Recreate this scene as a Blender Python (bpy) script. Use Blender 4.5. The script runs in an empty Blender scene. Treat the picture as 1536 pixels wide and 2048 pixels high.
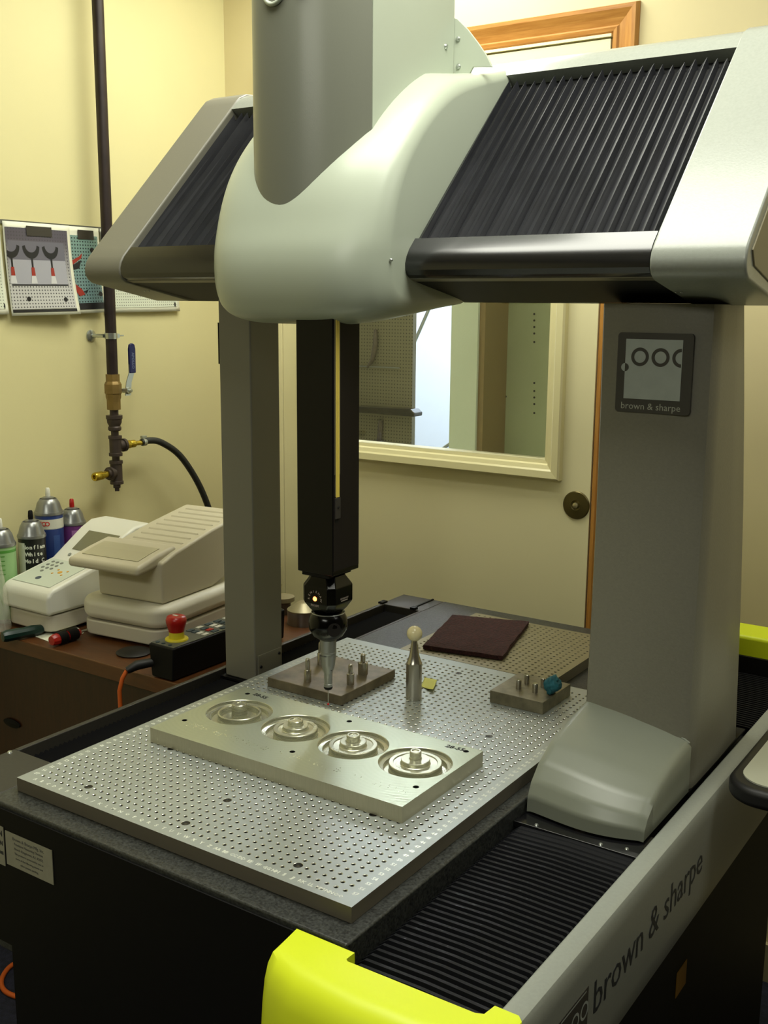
import bpy, bmesh, math, random
from mathutils import Vector, Matrix
from mathutils.geometry import delaunay_2d_cdt
random.seed(4)
SC = bpy.context.scene
COL = SC.collection
PI = math.pi

# ------------------------------------------------------------------ camera, world, lights, exposure
# metres; z = 0 is the top of the perforated plate, x runs along the bridge, y runs to the back wall
FPX, YAW, PITCH, ROLL = 2147.0, -0.5926, 0.1922, 0.0082
CAM = Vector((0.6361, -0.8745, 0.6351))
FLOOR, CEIL = -0.85, 1.60

_f = Vector((math.cos(PITCH)*math.sin(YAW), math.cos(PITCH)*math.cos(YAW), -math.sin(PITCH)))
_r = _f.cross(Vector((0, 0, 1))).normalized(); _u = _r.cross(_f)
_r2 = _r*math.cos(ROLL) + _u*math.sin(ROLL); _u2 = -_r*math.sin(ROLL) + _u*math.cos(ROLL)
cd = bpy.data.cameras.new('camera'); cam = bpy.data.objects.new('camera', cd); COL.objects.link(cam)
cam.matrix_world = Matrix(((_r2.x, _u2.x, -_f.x, CAM.x), (_r2.y, _u2.y, -_f.y, CAM.y), (_r2.z, _u2.z, -_f.z, CAM.z), (0, 0, 0, 1)))
cd.sensor_fit = 'HORIZONTAL'; cd.sensor_width = 36.0; cd.lens = FPX*36.0/1536.0
cd.clip_start = 0.02; cd.clip_end = 50
SC.camera = cam

wd = bpy.data.worlds.new('room_world'); SC.world = wd; wd.use_nodes = True
wd.node_tree.nodes['Background'].inputs[0].default_value = (0.9, 1.0, 0.85, 1)
wd.node_tree.nodes['Background'].inputs[1].default_value = 0.02

SC.view_settings.view_transform = 'Standard'; SC.view_settings.look = 'None'
SC.view_settings.gamma = 1.0; SC.view_settings.use_curve_mapping = False
SC.view_settings.exposure = 0.95
SC.cycles.max_bounces = 8
SC.cycles.use_denoising = True

LAMP_TINT = (1.0, 1.0, 0.87)
LAMP_POWER = 6.2       # emission of the two room troffers
BACK_LAMP_POWER = 6.8
FRONT_LAMP_POWER = 6.5
RIGHT_FILL_POWER = 2.2
NEXT_ROOM_POWER = 85.0

# ------------------------------------------------------------------ helpers
def px(u, v):
    return (_r2*((u-768.0)/FPX) - _u2*((v-1024.0)/FPX) + _f)
def onz(u, v, z):
    d = px(u, v); return CAM + d*((z-CAM.z)/d.z)
def ony(u, v, y):
    d = px(u, v); return CAM + d*((y-CAM.y)/d.y)
def onx(u, v, x):
    d = px(u, v); return CAM + d*((x-CAM.x)/d.x)

def lin(c):
    return tuple(((x/255.0)/12.92 if x/255.0 <= 0.04045 else ((x/255.0+0.055)/1.055)**2.4) for x in c)

MATS = {}
def mat(name, rgb, rough=0.5, metal=0.0, spec=0.5, noise=None, bump=None, mottle=0.0, coat=0.0, trans=0.0, emit=None, estr=0.0, alpha=1.0, lin_in=False):
    """noise=(scale, strength of colour change); bump=(scale, strength, distance)"""
    if name in MATS: return MATS[name]
    m = bpy.data.materials.new(name); m.use_nodes = True
    nt = m.node_tree; b = nt.nodes['Principled BSDF']
    c = rgb if lin_in else lin(rgb)
    b.inputs['Base Color'].default_value = (*c, 1)
    b.inputs['Roughness'].default_value = rough; b.inputs['Metallic'].default_value = metal
    b.inputs['Specular IOR Level'].default_value = spec
    b.inputs['Coat Weight'].default_value = coat
    b.inputs['Transmission Weight'].default_value = trans
    b.inputs['Alpha'].default_value = alpha
    if emit:
        b.inputs['Emission Color'].default_value = (*emit, 1); b.inputs['Emission Strength'].default_value = estr
    tc = nt.nodes.new('ShaderNodeTexCoord')
    if noise:
        n = nt.nodes.new('ShaderNodeTexNoise'); n.inputs['Scale'].default_value = noise[0]; n.inputs['Detail'].default_value = 6
        nt.links.new(tc.outputs['Object'], n.inputs['Vector'])
        r = nt.nodes.new('ShaderNodeMapRange'); r.inputs[1].default_value = .3; r.inputs[2].default_value = .7
        r.inputs[3].default_value = 1-noise[1]; r.inputs[4].default_value = 1+noise[1]
        nt.links.new(n.outputs['Fac'], r.inputs[0])
        mx = nt.nodes.new('ShaderNodeMix'); mx.data_type = 'RGBA'; mx.blend_type = 'MULTIPLY'; mx.inputs[0].default_value = 1
        mx.inputs[6].default_value = (*c, 1)
        nt.links.new(r.outputs[0], mx.inputs[7]); nt.links.new(mx.outputs[2], b.inputs['Base Color'])
    if bump:
        n = nt.nodes.new('ShaderNodeTexNoise'); n.inputs['Scale'].default_value = bump[0]; n.inputs['Detail'].default_value = 3
        nt.links.new(tc.outputs['Object'], n.inputs['Vector'])
        bp = nt.nodes.new('ShaderNodeBump'); bp.inputs['Strength'].default_value = bump[1]; bp.inputs['Distance'].default_value = bump[2]
        nt.links.new(n.outputs['Fac'], bp.inputs['Height']); nt.links.new(bp.outputs[0], b.inputs['Normal'])
    MATS[name] = m
    return m

class MB:
    """collects geometry, then links it as one mesh object"""
    def __init__(s): s.v = []; s.f = []; s.mi = []; s.cur = 0
    def add(s, vs, fs):
        o = len(s.v); s.v += [tuple(p) for p in vs]; s.f += [tuple(i+o for i in f) for f in fs]; s.mi += [s.cur]*len(fs)
        return s
    def box(s, x0, x1, y0, y1, z0, z1, M=None):
        vs = [(x, y, z) for z in (z0, z1) for y in (y0, y1) for x in (x0, x1)]
        if M is not None: vs = [M @ Vector(p) for p in vs]
        return s.add(vs, [(0, 2, 3, 1), (4, 5, 7, 6), (0, 1, 5, 4), (2, 6, 7, 3), (0, 4, 6, 2), (1, 3, 7, 5)])
    def prism(s, pts, a, b, axis='z', M=None):
        """polygon pts extruded from a to b along axis; pts are the two other coordinates in xyz order"""
        n = len(pts)
        def P(p, h):
            return {'z': (p[0], p[1], h), 'y': (p[0], h, p[1]), 'x': (h, p[0], p[1])}[axis]
        vs = [P(p, a) for p in pts] + [P(p, b) for p in pts]
        if M is not None: vs = [M @ Vector(p) for p in vs]
        fs = [tuple(range(n))[::-1], tuple(range(n, 2*n))] + [(i, (i+1) % n, (i+1) % n+n, i+n) for i in range(n)]
        return s.add(vs, fs)
    def lathe(s, prof, c=(0, 0, 0), n=24, M=None, closed=True):
        """prof [(r,z)...] about z through c"""
        vs = []; fs = []
        for r, z in prof:
            for k in range(n):
                a = 2*PI*k/n; vs.append((c[0]+r*math.cos(a), c[1]+r*math.sin(a), c[2]+z))
        for i in range(len(prof)-1):
            for k in range(n):
                k2 = (k+1) % n; fs.append((i*n+k, i*n+k2, (i+1)*n+k2, (i+1)*n+k))
        if closed:
            if prof[0][0] > 1e-6: fs.append(tuple(range(n))[::-1])
            if prof[-1][0] > 1e-6: fs.append(tuple(range((len(prof)-1)*n, len(prof)*n)))
        if M is not None: vs = [M @ Vector(p) for p in vs]
        return s.add(vs, fs)
    def tube(s, pts, r, n=10, caps=True):
        pts = [Vector(p) for p in pts]; rr = r if isinstance(r, (list, tuple)) else [r]*len(pts)
        vs = []; fs = []; up = None
        for i, p in enumerate(pts):
            t = (pts[min(i+1, len(pts)-1)] - pts[max(i-1, 0)]).normalized()
            if up is None:
                up = Vector((0, 0, 1)) if abs(t.z) < .9 else Vector((1, 0, 0))
            a = t.cross(up).normalized(); b = a.cross(t).normalized(); up = b
            for k in range(n):
                q = 2*PI*k/n; vs.append(p + (a*math.cos(q)+b*math.sin(q))*rr[i])
        for i in range(len(pts)-1):
            for k in range(n):
                k2 = (k+1) % n; fs.append((i*n+k, i*n+k2, (i+1)*n+k2, (i+1)*n+k))
        if caps: fs += [tuple(range(n))[::-1], tuple(range((len(pts)-1)*n, len(pts)*n))]
        return s.add(vs, fs)
    def sheet(s, fn, nu, nv):
        vs = [fn(i/nu, j/nv) for j in range(nv+1) for i in range(nu+1)]
        return s.add(vs, [(j*(nu+1)+i, j*(nu+1)+i+1, (j+1)*(nu+1)+i+1, (j+1)*(nu+1)+i) for j in range(nv) for i in range(nu)])
    def mesh(s, name):
        me = bpy.data.meshes.new(name); me.from_pydata([tuple(p) for p in s.v], [], s.f); me.update()
        bm = bmesh.new(); bm.from_mesh(me); bmesh.ops.recalc_face_normals(bm, faces=bm.faces); bm.to_mesh(me); bm.free()
        return me
    def build(s, name, m, parent=None, smooth=None, bevel=None, seg=3, label=None, kind=None, recalc=True, solid=None, loc=None):
        me = s.mesh(name)
        ms = m if isinstance(m, (list, tuple)) else [m]
        for x in ms: me.materials.append(x)
        if len(ms) > 1: me.polygons.foreach_set('material_index', s.mi)
        return link(name, me, parent, smooth, bevel, seg, label, kind, solid, loc)

def link(name, me, parent=None, smooth=None, bevel=None, seg=3, label=None, kind=None, solid=None, loc=None):
    o = bpy.data.objects.new(name, me); COL.objects.link(o)
    if smooth is not None:
        me.shade_smooth(); me.set_sharp_from_angle(angle=math.radians(smooth))
    if solid:
        sm = o.modifiers.new('s', 'SOLIDIFY'); sm.thickness = solid; sm.offset = 0
    if bevel:
        bv = o.modifiers.new('b', 'BEVEL'); bv.width = bevel; bv.segments = seg; bv.limit_method = 'ANGLE'; bv.angle_limit = math.radians(28)
        if smooth is None: me.shade_smooth(); me.set_sharp_from_angle(angle=math.radians(32))
        bv.harden_normals = True
    if parent is not None:
        o.parent = parent
        o.matrix_parent_inverse = parent.matrix_world.inverted() if parent.type != 'EMPTY' else Matrix.Translation(parent.location).inverted() if parent.rotation_euler.z == 0 else Matrix.Identity(4)
    if label: o['label'] = label
    if kind: o['kind'] = kind
    if loc is not None: o.location = loc
    return o

def thing(name, label, cat, loc=(0, 0, 0), group=None):
    o = bpy.data.objects.new(name, None); COL.objects.link(o); o.location = loc
    o.empty_display_size = .02
    o['label'] = label; o['category'] = cat
    if group: o['group'] = group
    return o
def tag(o, label, cat, group=None, kind=None):
    o['label'] = label; o['category'] = cat
    if group: o['group'] = group
    if kind: o['kind'] = kind
    return o
def struct(o):
    o['kind'] = 'structure'; return o

def copy_tree(o, loc):
    c = o.copy(); COL.objects.link(c); c.location = loc
    for ch in list(o.children):
        d = ch.copy(); COL.objects.link(d); d.parent = c
        for g in list(ch.children):
            e = g.copy(); COL.objects.link(e); e.parent = d
    return c

_fontcache = {}
def text_mesh(txt, size, depth=0.0004, spacing=1.0, align='CENTER', bold=0.0, res=2):
    cu = bpy.data.curves.new('txt', 'FONT'); cu.body = txt; cu.size = size; cu.extrude = depth; cu.align_x = align; cu.align_y = 'CENTER'
    cu.space_character = spacing; cu.offset = bold; cu.resolution_u = res
    o = bpy.data.objects.new('txt', cu); COL.objects.link(o)
    dg = bpy.context.evaluated_depsgraph_get(); me = bpy.data.meshes.new_from_object(o.evaluated_get(dg))
    vs = [v.co.copy() for v in me.vertices]; fs = [tuple(p.vertices) for p in me.polygons]
    bpy.data.objects.remove(o); bpy.data.meshes.remove(me)
    return vs, fs
def add_text(mb, txt, size, M, **k):
    key = (txt, size, tuple(sorted(k.items())))
    if key not in _fontcache: _fontcache[key] = text_mesh(txt, size, **k)
    vs, fs = _fontcache[key]
    mb.add([M @ p for p in vs], fs)
def frame(o, xax, yax):
    """matrix with origin o, text x along xax, text y along yax"""
    x = Vector(xax).normalized(); y = Vector(yax).normalized(); z = x.cross(y)
    return Matrix(((x.x, y.x, z.x, o[0]), (x.y, y.y, z.y, o[1]), (x.z, y.z, z.z, o[2]), (0, 0, 0, 1)))

def cdt_plate(outer, holes):
    """triangulated flat polygon with holes -> verts2d, faces"""
    vs = []; es = []
    def loop(l):
        o = len(vs); vs.extend([Vector(p) for p in l]); n = len(l)
        es.extend([(o+i, o+(i+1) % n) for i in range(n)])
    loop(outer)
    for h in holes: loop(h)
    v2, e2, f2, *_ = delaunay_2d_cdt(vs, es, [], 1, 1e-7)
    def inside(p, l):
        c = False; n = len(l); j = n-1
        for i in range(n):
            if (l[i][1] > p[1]) != (l[j][1] > p[1]) and p[0] < (l[j][0]-l[i][0])*(p[1]-l[i][1])/(l[j][1]-l[i][1])+l[i][0]: c = not c
            j = i
        return c
    out = []
    for f in f2:
        c = sum((v2[i] for i in f), Vector((0, 0)))/len(f)
        if any(inside(c, h) for h in holes): continue
        if not inside(c, outer): continue
        out.append(tuple(f))
    return [(p.x, p.y) for p in v2], out
def circle(cx, cy, r, n=24, ph=0): return [(cx+r*math.cos(2*PI*k/n+ph), cy+r*math.sin(2*PI*k/n+ph)) for k in range(n)]
def rrect(x0, x1, y0, y1, r, n=5):
    pts = []
    for cx, cy, a in ((x1-r, y1-r, 0), (x0+r, y1-r, PI/2), (x0+r, y0+r, PI), (x1-r, y0+r, 1.5*PI)):
        for k in range(n+1):
            q = a+PI/2*k/n; pts.append((cx+r*math.cos(q), cy+r*math.sin(q)))
    return pts

# ------------------------------------------------------------------ materials
M_wall = mat('cream_wall_paint', (214, 206, 154), .62, noise=(3, .03), bump=(60, .15, .001))
M_backwall = mat('beige_wall_paint', (216, 203, 156), .62, noise=(3, .03), bump=(60, .15, .001))
M_ceil = mat('ceiling_white', (236, 234, 222), .8)
M_floor = mat('dark_carpet', (26, 28, 42), .95, noise=(90, .5), bump=(300, .6, .003))
M_door = mat('cream_door_paint', (236, 228, 182), .4, bump=(40, .08, .0006), noise=(4, .02))
M_trimw = mat('door_moulding_paint', (222, 214, 165), .35)
M_shell = mat('pale_grey_green_paint', (174, 182, 165), .33, noise=(9, .015), bump=(700, .12, .0002), spec=.5)
M_tower = mat('grey_tower_shaded', (116, 118, 106), .28, bump=(500, .15, .0003))  # darkened to hold the front's shade; the right side gets a lighter skin
M_grey = mat('column_grey_paint', (122, 120, 107), .38, bump=(380, .35, .0004), noise=(250, .04))
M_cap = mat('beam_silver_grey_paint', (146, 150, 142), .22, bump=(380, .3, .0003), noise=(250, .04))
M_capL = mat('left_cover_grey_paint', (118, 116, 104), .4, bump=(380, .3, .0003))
M_toe = mat('foot_grey_paint', (120, 124, 111), .36, bump=(90, .10, .0006), noise=(9, .02))
M_rail = mat('rail_grey_paint', (142, 146, 138), .34, bump=(380, .2, .0003), noise=(250, .04))
M_blackbar = mat('black_anodised', (16, 16, 18), .2, spec=.9)
M_bellow = mat('black_bellows_fabric', (27, 28, 33), .42, noise=(25, .25), bump=(120, .1, .0005))
M_bellow3 = mat('black_guide_bellows', (15, 16, 20), .6, spec=.22)
M_bellow2 = mat('black_bellows_fabric_dull', (6, 6, 8), .8, spec=.2)
M_black = mat('black_paint', (3, 3, 4), .6, spec=.25)
M_granite = mat('black_granite', (46, 48, 46), .40, noise=(330, .8), bump=(330, .25, .0004))
M_granside = mat('rough_granite_side', (58, 55, 46), .6, noise=(160, .2))
M_tabletop = mat('dark_grey_table_cover', (44, 42, 36), .5, noise=(200, .12))
M_yellow = mat('fluorescent_yellow_cover', (214, 228, 32), .42, bump=(200, .05, .0003))
M_ram = mat('black_ram', (3, 2, 2), .4, spec=.3)
M_ramside = mat('dark_ram_side', (24, 18, 18), .6, spec=.3)
M_gold = mat('gold_scale_strip', (250, 224, 104), .35, metal=.0)
M_probe = mat('gloss_black_probe', (3, 3, 3), .18, spec=.28)
M_silver = mat('satin_silver', (150, 152, 150), .3, metal=.7)
M_steel = mat('polished_steel', (178, 174, 162), .24, metal=.9)
M_rusty = mat('worn_steel_block', (112, 103, 84), .5, metal=.5, noise=(38, .32), bump=(60, .3, .0006))
M_steelblk = mat('dark_steel_block', (124, 118, 98), .4, metal=.6, noise=(45, .30))
M_ceram = mat('ivory_ceramic', (226, 214, 168), .12, coat=.4)
M_screw = mat('black_oxide_screw', (40, 40, 40), .35, metal=.6)
M_dark = mat('hole_dark', (8, 8, 8), .8)
M_white = mat('white_paper', (225, 226, 205), .7)
M_whitedev = mat('ivory_device_plastic', (216, 212, 192), .4, spec=.4)
M_devlow = mat('cream_device_base', (196, 190, 172), .45)
M_wood = mat('oak_desk', (104, 62, 28), .38, noise=(12, .12))
M_iron = mat('black_iron_pipe', (44, 34, 32), .45, metal=.3, noise=(25, .25))
M_malle = mat('malleable_fitting', (72, 62, 56), .5, metal=.4, noise=(40, .2))
M_bronze = mat('bronze_valve', (134, 110, 60), .5, metal=.4, noise=(30, .15))
M_brass = mat('brass_coupler', (190, 165, 60), .25, metal=.9)
M_zinc = mat('zinc_plated', (190, 195, 190), .3, metal=.9)
M_rubber = mat('black_rubber_hose', (36, 38, 34), .5)
M_blue = mat('blue_lever_grip', (22, 28, 78), .4)
M_navy = mat('navy_can_label', (40, 62, 128), .35)
M_purple = mat('purple_can_label', (120, 60, 130), .35)
M_green = mat('pale_green_can_label', (150, 190, 130), .4)
M_greend = mat('green_band', (84, 150, 60), .4)
M_cankb = mat('black_can_label', (26, 28, 26), .35)
M_red = mat('red_plastic', (168, 26, 20), .3)
M_yel2 = mat('yellow_plastic', (205, 190, 40), .4)
M_orange = mat('orange_cable', (200, 92, 28), .5)
M_dgreen = mat('dark_green_handle', (12, 44, 36), .35)
M_maroon = mat('maroon_abrasive_pad', (50, 20, 19), .95, noise=(180, .55), bump=(220, 1.0, .004))
M_note = mat('yellow_sticky_note', (214, 214, 110), .7)
M_blueclay = mat('teal_blue_clay', (32, 96, 108), .75, noise=(60, .3), bump=(70, 1.0, .004))
M_brasspl = mat('antique_brass_plate', (92, 82, 44), .35, metal=.6)
M_text_dark = mat('dark_logo_text', (40, 44, 48), .5)
M_text_lite = mat('silver_logo_text', (170, 172, 160), .5)
M_logobg = mat('logo_dark_grey', (62, 60, 54), .5)
M_logolite = mat('logo_silver', (168, 176, 172), .4, noise=(60, .05))
M_rubberpad = mat('black_rubber_pad', (22, 22, 22), .5)
M_keyw = mat('key_white', (200, 200, 190), .5)
M_keyb = mat('key_blue_black', (40, 60, 70), .5)
M_pendtop = mat('pendant_panel', (84, 86, 76), .5)
M_silverletter = mat('stamped_bright', (235, 238, 225), .25, metal=.2, emit=None)

def wood_mat(name, c1, c2, scale, axis):
    if name in MATS: return MATS[name]
    m = bpy.data.materials.new(name); m.use_nodes = True; nt = m.node_tree; b = nt.nodes['Principled BSDF']
    tc = nt.nodes.new('ShaderNodeTexCoord'); mp = nt.nodes.new('ShaderNodeMapping')
    mp.inputs['Scale'].default_value = scale
    n = nt.nodes.new('ShaderNodeTexNoise'); n.inputs['Scale'].default_value = 6; n.inputs['Detail'].default_value = 8; n.inputs['Roughness'].default_value = .65
    cr = nt.nodes.new('ShaderNodeValToRGB'); cr.color_ramp.elements[0].position = .3; cr.color_ramp.elements[1].position = .7
    cr.color_ramp.elements[0].color = (*lin(c1), 1); cr.color_ramp.elements[1].color = (*lin(c2), 1)
    L = nt.links.new
    L(tc.outputs['Object'], mp.inputs[0]); L(mp.outputs[0], n.inputs['Vector']); L(n.outputs['Fac'], cr.inputs[0]); L(cr.outputs[0], b.inputs['Base Color'])
    b.inputs['Roughness'].default_value = .35
    MATS[name] = m; return m
M_casing_h = wood_mat('pine_casing_across', (160, 104, 42), (190, 136, 66), (2, 30, 30), 'x')
M_casing_v = wood_mat('pine_casing_upright', (166, 110, 44), (194, 140, 68), (30, 30, 2), 'z')
M_desk = wood_mat('brown_laminate', (78, 46, 22), (98, 60, 30), (3, 22, 22), 'x')

def plate_mat(name, base, rough, metal, stripe, ax, brush=.06, extra=None, spots=0.0):
    """machined metal with fine directional brushing"""
    m = bpy.data.materials.new(name); m.use_nodes = True; nt = m.node_tree; b = nt.nodes['Principled BSDF']; L = nt.links.new
    tc = nt.nodes.new('ShaderNodeTexCoord'); mp = nt.nodes.new('ShaderNodeMapping'); mp.inputs['Scale'].default_value = stripe
    L(tc.outputs['Object'], mp.inputs[0])
    n = nt.nodes.new('ShaderNodeTexNoise'); n.inputs['Scale'].default_value = 1; n.inputs['Detail'].default_value = 5
    L(mp.outputs[0], n.inputs['Vector'])
    n2 = nt.nodes.new('ShaderNodeTexNoise'); n2.inputs['Scale'].default_value = 7; n2.inputs['Detail'].default_value = 6
    L(tc.outputs['Object'], n2.inputs['Vector'])
    ad = nt.nodes.new('ShaderNodeMath'); ad.operation = 'ADD'; L(n.outputs['Fac'], ad.inputs[0]); L(n2.outputs['Fac'], ad.inputs[1])
    r = nt.nodes.new('ShaderNodeMapRange'); r.inputs[1].default_value = .6; r.inputs[2].default_value = 1.4; r.inputs[3].default_value = 1-brush; r.inputs[4].default_value = 1+brush
    L(ad.outputs[0], r.inputs[0])
    mx = nt.nodes.new('ShaderNodeMix'); mx.data_type = 'RGBA'; mx.blend_type = 'MULTIPLY'; mx.inputs[0].default_value = 1; mx.inputs[6].default_value = (*lin(base), 1)
    L(r.outputs[0], mx.inputs[7]); L(mx.outputs[2], b.inputs['Base Color'])
    r2 = nt.nodes.new('ShaderNodeMapRange'); r2.inputs[1].default_value = .3; r2.inputs[2].default_value = .7; r2.inputs[3].default_value = rough-.06; r2.inputs[4].default_value = rough+.06
    L(n.outputs['Fac'], r2.inputs[0]); L(r2.outputs[0], b.inputs['Roughness'])
    b.inputs['Metallic'].default_value = metal
    bp = nt.nodes.new('ShaderNodeBump'); bp.inputs['Strength'].default_value = .12; bp.inputs['Distance'].default_value = .0004
    L(n.outputs['Fac'], bp.inputs['Height']); L(bp.outputs[0], b.inputs['Normal'])
    MATS[name] = m; return m
M_plate = plate_mat('ground_aluminium_plate', (164, 170, 166), .42, .55, (40, 900, 40), 'x')
M_plate2 = plate_mat('dull_aluminium_plate', (134, 127, 98), .45, .5, (40, 900, 40), 'x')
M_plateside = plate_mat('sawn_plate_edge', (118, 112, 98), .45, .5, (30, 30, 600), 'z')
M_screwrim = mat('bright_countersink', (190, 190, 178), .2, metal=.9)

# ------------------------------------------------------------------ room
YW = 1.40; XW = -1.43; XR = 2.6; YF = -4.2
struct(MB().box(XW-.1, XR+.1, YF-.1, 4.2, FLOOR-.1, FLOOR).build('floor', M_floor))
struct(MB().box(XW-.1, XR+.1, YF-.1, YW+.1, CEIL, CEIL+.08).build('ceiling', M_ceil))
struct(MB().box(XW-.1, XW, YF, YW+.1, FLOOR, CEIL).build('wall_left', M_wall))
M_panel = mat('brown_panelling', (96, 84, 62), .6)
struct(MB().box(XR, XR+.1, YF, YW+.1, FLOOR, CEIL).build('wall_right', M_panel))
struct(MB().box(XW-.1, XR+.1, YF-.1, YF, FLOOR, CEIL).build('wall_front', M_panel))
DX0, DX1, DZ1 = -1.245, -.326, 1.200       # door opening
mb = MB(); pts = [(XW, FLOOR), (DX0, FLOOR), (DX0, DZ1), (DX1, DZ1), (DX1, FLOOR), (XR, FLOOR), (XR, CEIL), (XW, CEIL)]
mb.prism(pts, YW+.012, YW+.11, 'y')
struct(mb.build('wall_back', M_backwall))
struct(MB().box(DX1+.06, XR, YW-.001, YW+.012, FLOOR, FLOOR+.09).build('baseboard_back', mat('pale_baseboard', (186, 176, 130), .5)))
# wooden door casing: mitred moulding, three pieces
prof = [(0, 0.004), (.004, .010), (.012, .011), (.016, .007), (.030, .010), (.046, .016), (.054, .016), (.058, .004)]
def casing(name, fn0, fn1, m):
    mb = MB(); n = len(prof)
    vs = []
    for fn in (fn0, fn1):
        vs += [fn(o, h) for o, h in prof] + [fn(prof[-1][0], -.004), fn(0, -.004)]
    k = n+2
    fs = [(i, i+1, k+i+1, k+i) for i in range(k-1)] + [(k-1, 0, k, 2*k-1), tuple(range(k)), tuple(range(k, 2*k))[::-1]]
    mb.add(vs, fs); return mb.build(name, m)
YC = YW+.012
struct(casing('trim_1', lambda o, h: (DX0-o, YC-h, DZ1+o), lambda o, h: (DX1+o, YC-h, DZ1+o), M_casing_h))
struct(casing('trim_2', lambda o, h: (DX1+o, YC-h, FLOOR+.001), lambda o, h: (DX1+o, YC-h, DZ1+o), M_casing_v))
struct(casing('trim_3', lambda o, h: (DX0-o, YC-h, FLOOR+.001), lambda o, h: (DX0-o, YC-h, DZ1+o), M_casing_v))
struct(MB().box(DX0, DX0+.012, YW+.001, YW+.1, FLOOR, DZ1).box(DX0, DX1, YW+.001, YW+.1, DZ1-.006, DZ1).build('trim_4', M_door))
# door leaf with window
WX0, WX1, WZ0, WZ1 = -1.10, -.443, .278, 1.06
dl = MB()
dx0, dx1, dz0, dz1 = DX0+.014, DX1-.002, FLOOR+.01, DZ1-.010
for a in ((dx0, WX0, dz0, dz1), (WX1, dx1, dz0, dz1), (WX0, WX1, dz0, WZ0), (WX0, WX1, WZ1, dz1)):
    dl.box(a[0], a[1], YW+.004, YW+.044, a[2], a[3])
door = struct(dl.build('door_1', M_door))
wprof = [(0, -.004), (.0, .004), (.008, .006), (.011, .012), (.020, .016), (.024, .020), (.040, .022), (.044, .018), (.044, -.004)]
corn = [(WX0, WZ0, -1, -1), (WX1, WZ0, 1, -1), (WX1, WZ1, 1, 1), (WX0, WZ1, -1, 1)]
for i in range(4):
    a, b = corn[i], corn[(i+1) % 4]; k = len(wprof)
    vs = [(c[0]+c[2]*o, YW+.004-h, c[1]+c[3]*o) for c in (a, b) for o, h in wprof]
    MB().add(vs, [(j, j+1, k+j+1, k+j) for j in range(k-1)]+[(k-1, 0, k, 2*k-1), tuple(range(k)), tuple(range(k, 2*k))]).build('window_moulding', M_trimw, door)
glass = mat('window_glass', (255, 255, 255), .0, trans=1.0, lin_in=False)
gb = glass.node_tree.nodes['Principled BSDF']; gb.inputs['IOR'].default_value = 1.45
MB().box(WX0-.002, WX1+.002, YW+.020, YW+.024, WZ0-.002, WZ1+.002).build('glass_pane', glass, door)
h0 = ony(562, 1150, YW+.004)
MB().box(h0.x-.010, h0.x+.006, YW-.004, YW+.004, h0.z-.026, h0.z+.026).build('hinge', M_trimw, door, bevel=.001)
kc = Vector((-.3605, YW+.004, .179)); Mk = Matrix.Translation(kc) @ Matrix.Rotation(PI/2, 4, 'X')
MB().lathe([(.0, 0), (.033, 0), (.033, .002), (.031, .004), (.012, .0055), (.009, .004), (.0, .004)], n=40, M=Mk).build('lock_plate', M_brasspl, door, smooth=30)
MB().lathe([(.0, .004), (.0065, .004), (.0065, .008), (.004, .009), (0, .009)], n=18, M=Mk).build('lock_cylinder', mat('worn_brass', (190, 180, 140), .3, metal=.8), door, smooth=30)

# ------------------------------------------------------------------ next room, seen through the door window
YB = 4.0
struct(MB().box(-3.6, 1.0, YB, YB+.1, FLOOR, 2.0).build('wall_beyond', mat('pale_blue_wall', (206, 216, 226), .7)))
struct(MB().box(-3.7, -3.6, YW+.11, YB, FLOOR, 2.0).box(1.0, 1.1, YW+.11, YB, FLOOR, 2.0).build('wall_beyond_side', M_ceil))
struct(MB().box(-3.7, 1.1, YW+.11, YB+.1, 2.0, 2.08).build('ceiling_beyond', M_ceil))
struct(MB().box(-3.7, XW-.1, YW+.11, 4.2, FLOOR-.1, FLOOR).build('floor_beyond', M_floor))
# green gray cabinet with adjustment holes
cab = thing('storage_cabinet', 'pale green shelf cabinet side with rows of shelf pin holes behind door window', 'cabinet', (-.75, 2.0, FLOOR))
M_cabg = mat('sage_green_panel', (150, 158, 116), .55, noise=(5, .04))
MB().box(-.875, -.30, 2.0, 2.02, FLOOR, 1.35).build('back_panel', M_cabg, cab)
MB().box(-.882, -.862, 1.86, 2.02, FLOOR, 1.35).build('side_panel', mat('brown_edge_panel', (120, 98, 50), .5), cab)
MB().box(-.968, -.880, 1.850, 1.868, FLOOR, 1.35).build('stile', mat('pale_green_stile', (196, 206, 176), .5), cab)
for (u, vv) in ((1069, (628, 641, 654, 667, 684, 766, 782, 795, 808, 826)), (1012, (640, 793))):
    for v in vv:
        p = ony(u, v, 1.999); MB().lathe([(0, 0), (.0032, 0), (.0032, .0008), (0, .0008)], n=10, M=Matrix.Translation(p) @ Matrix.Rotation(PI/2, 4, 'X')).build('pin_hole', M_dark, cab)
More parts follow.
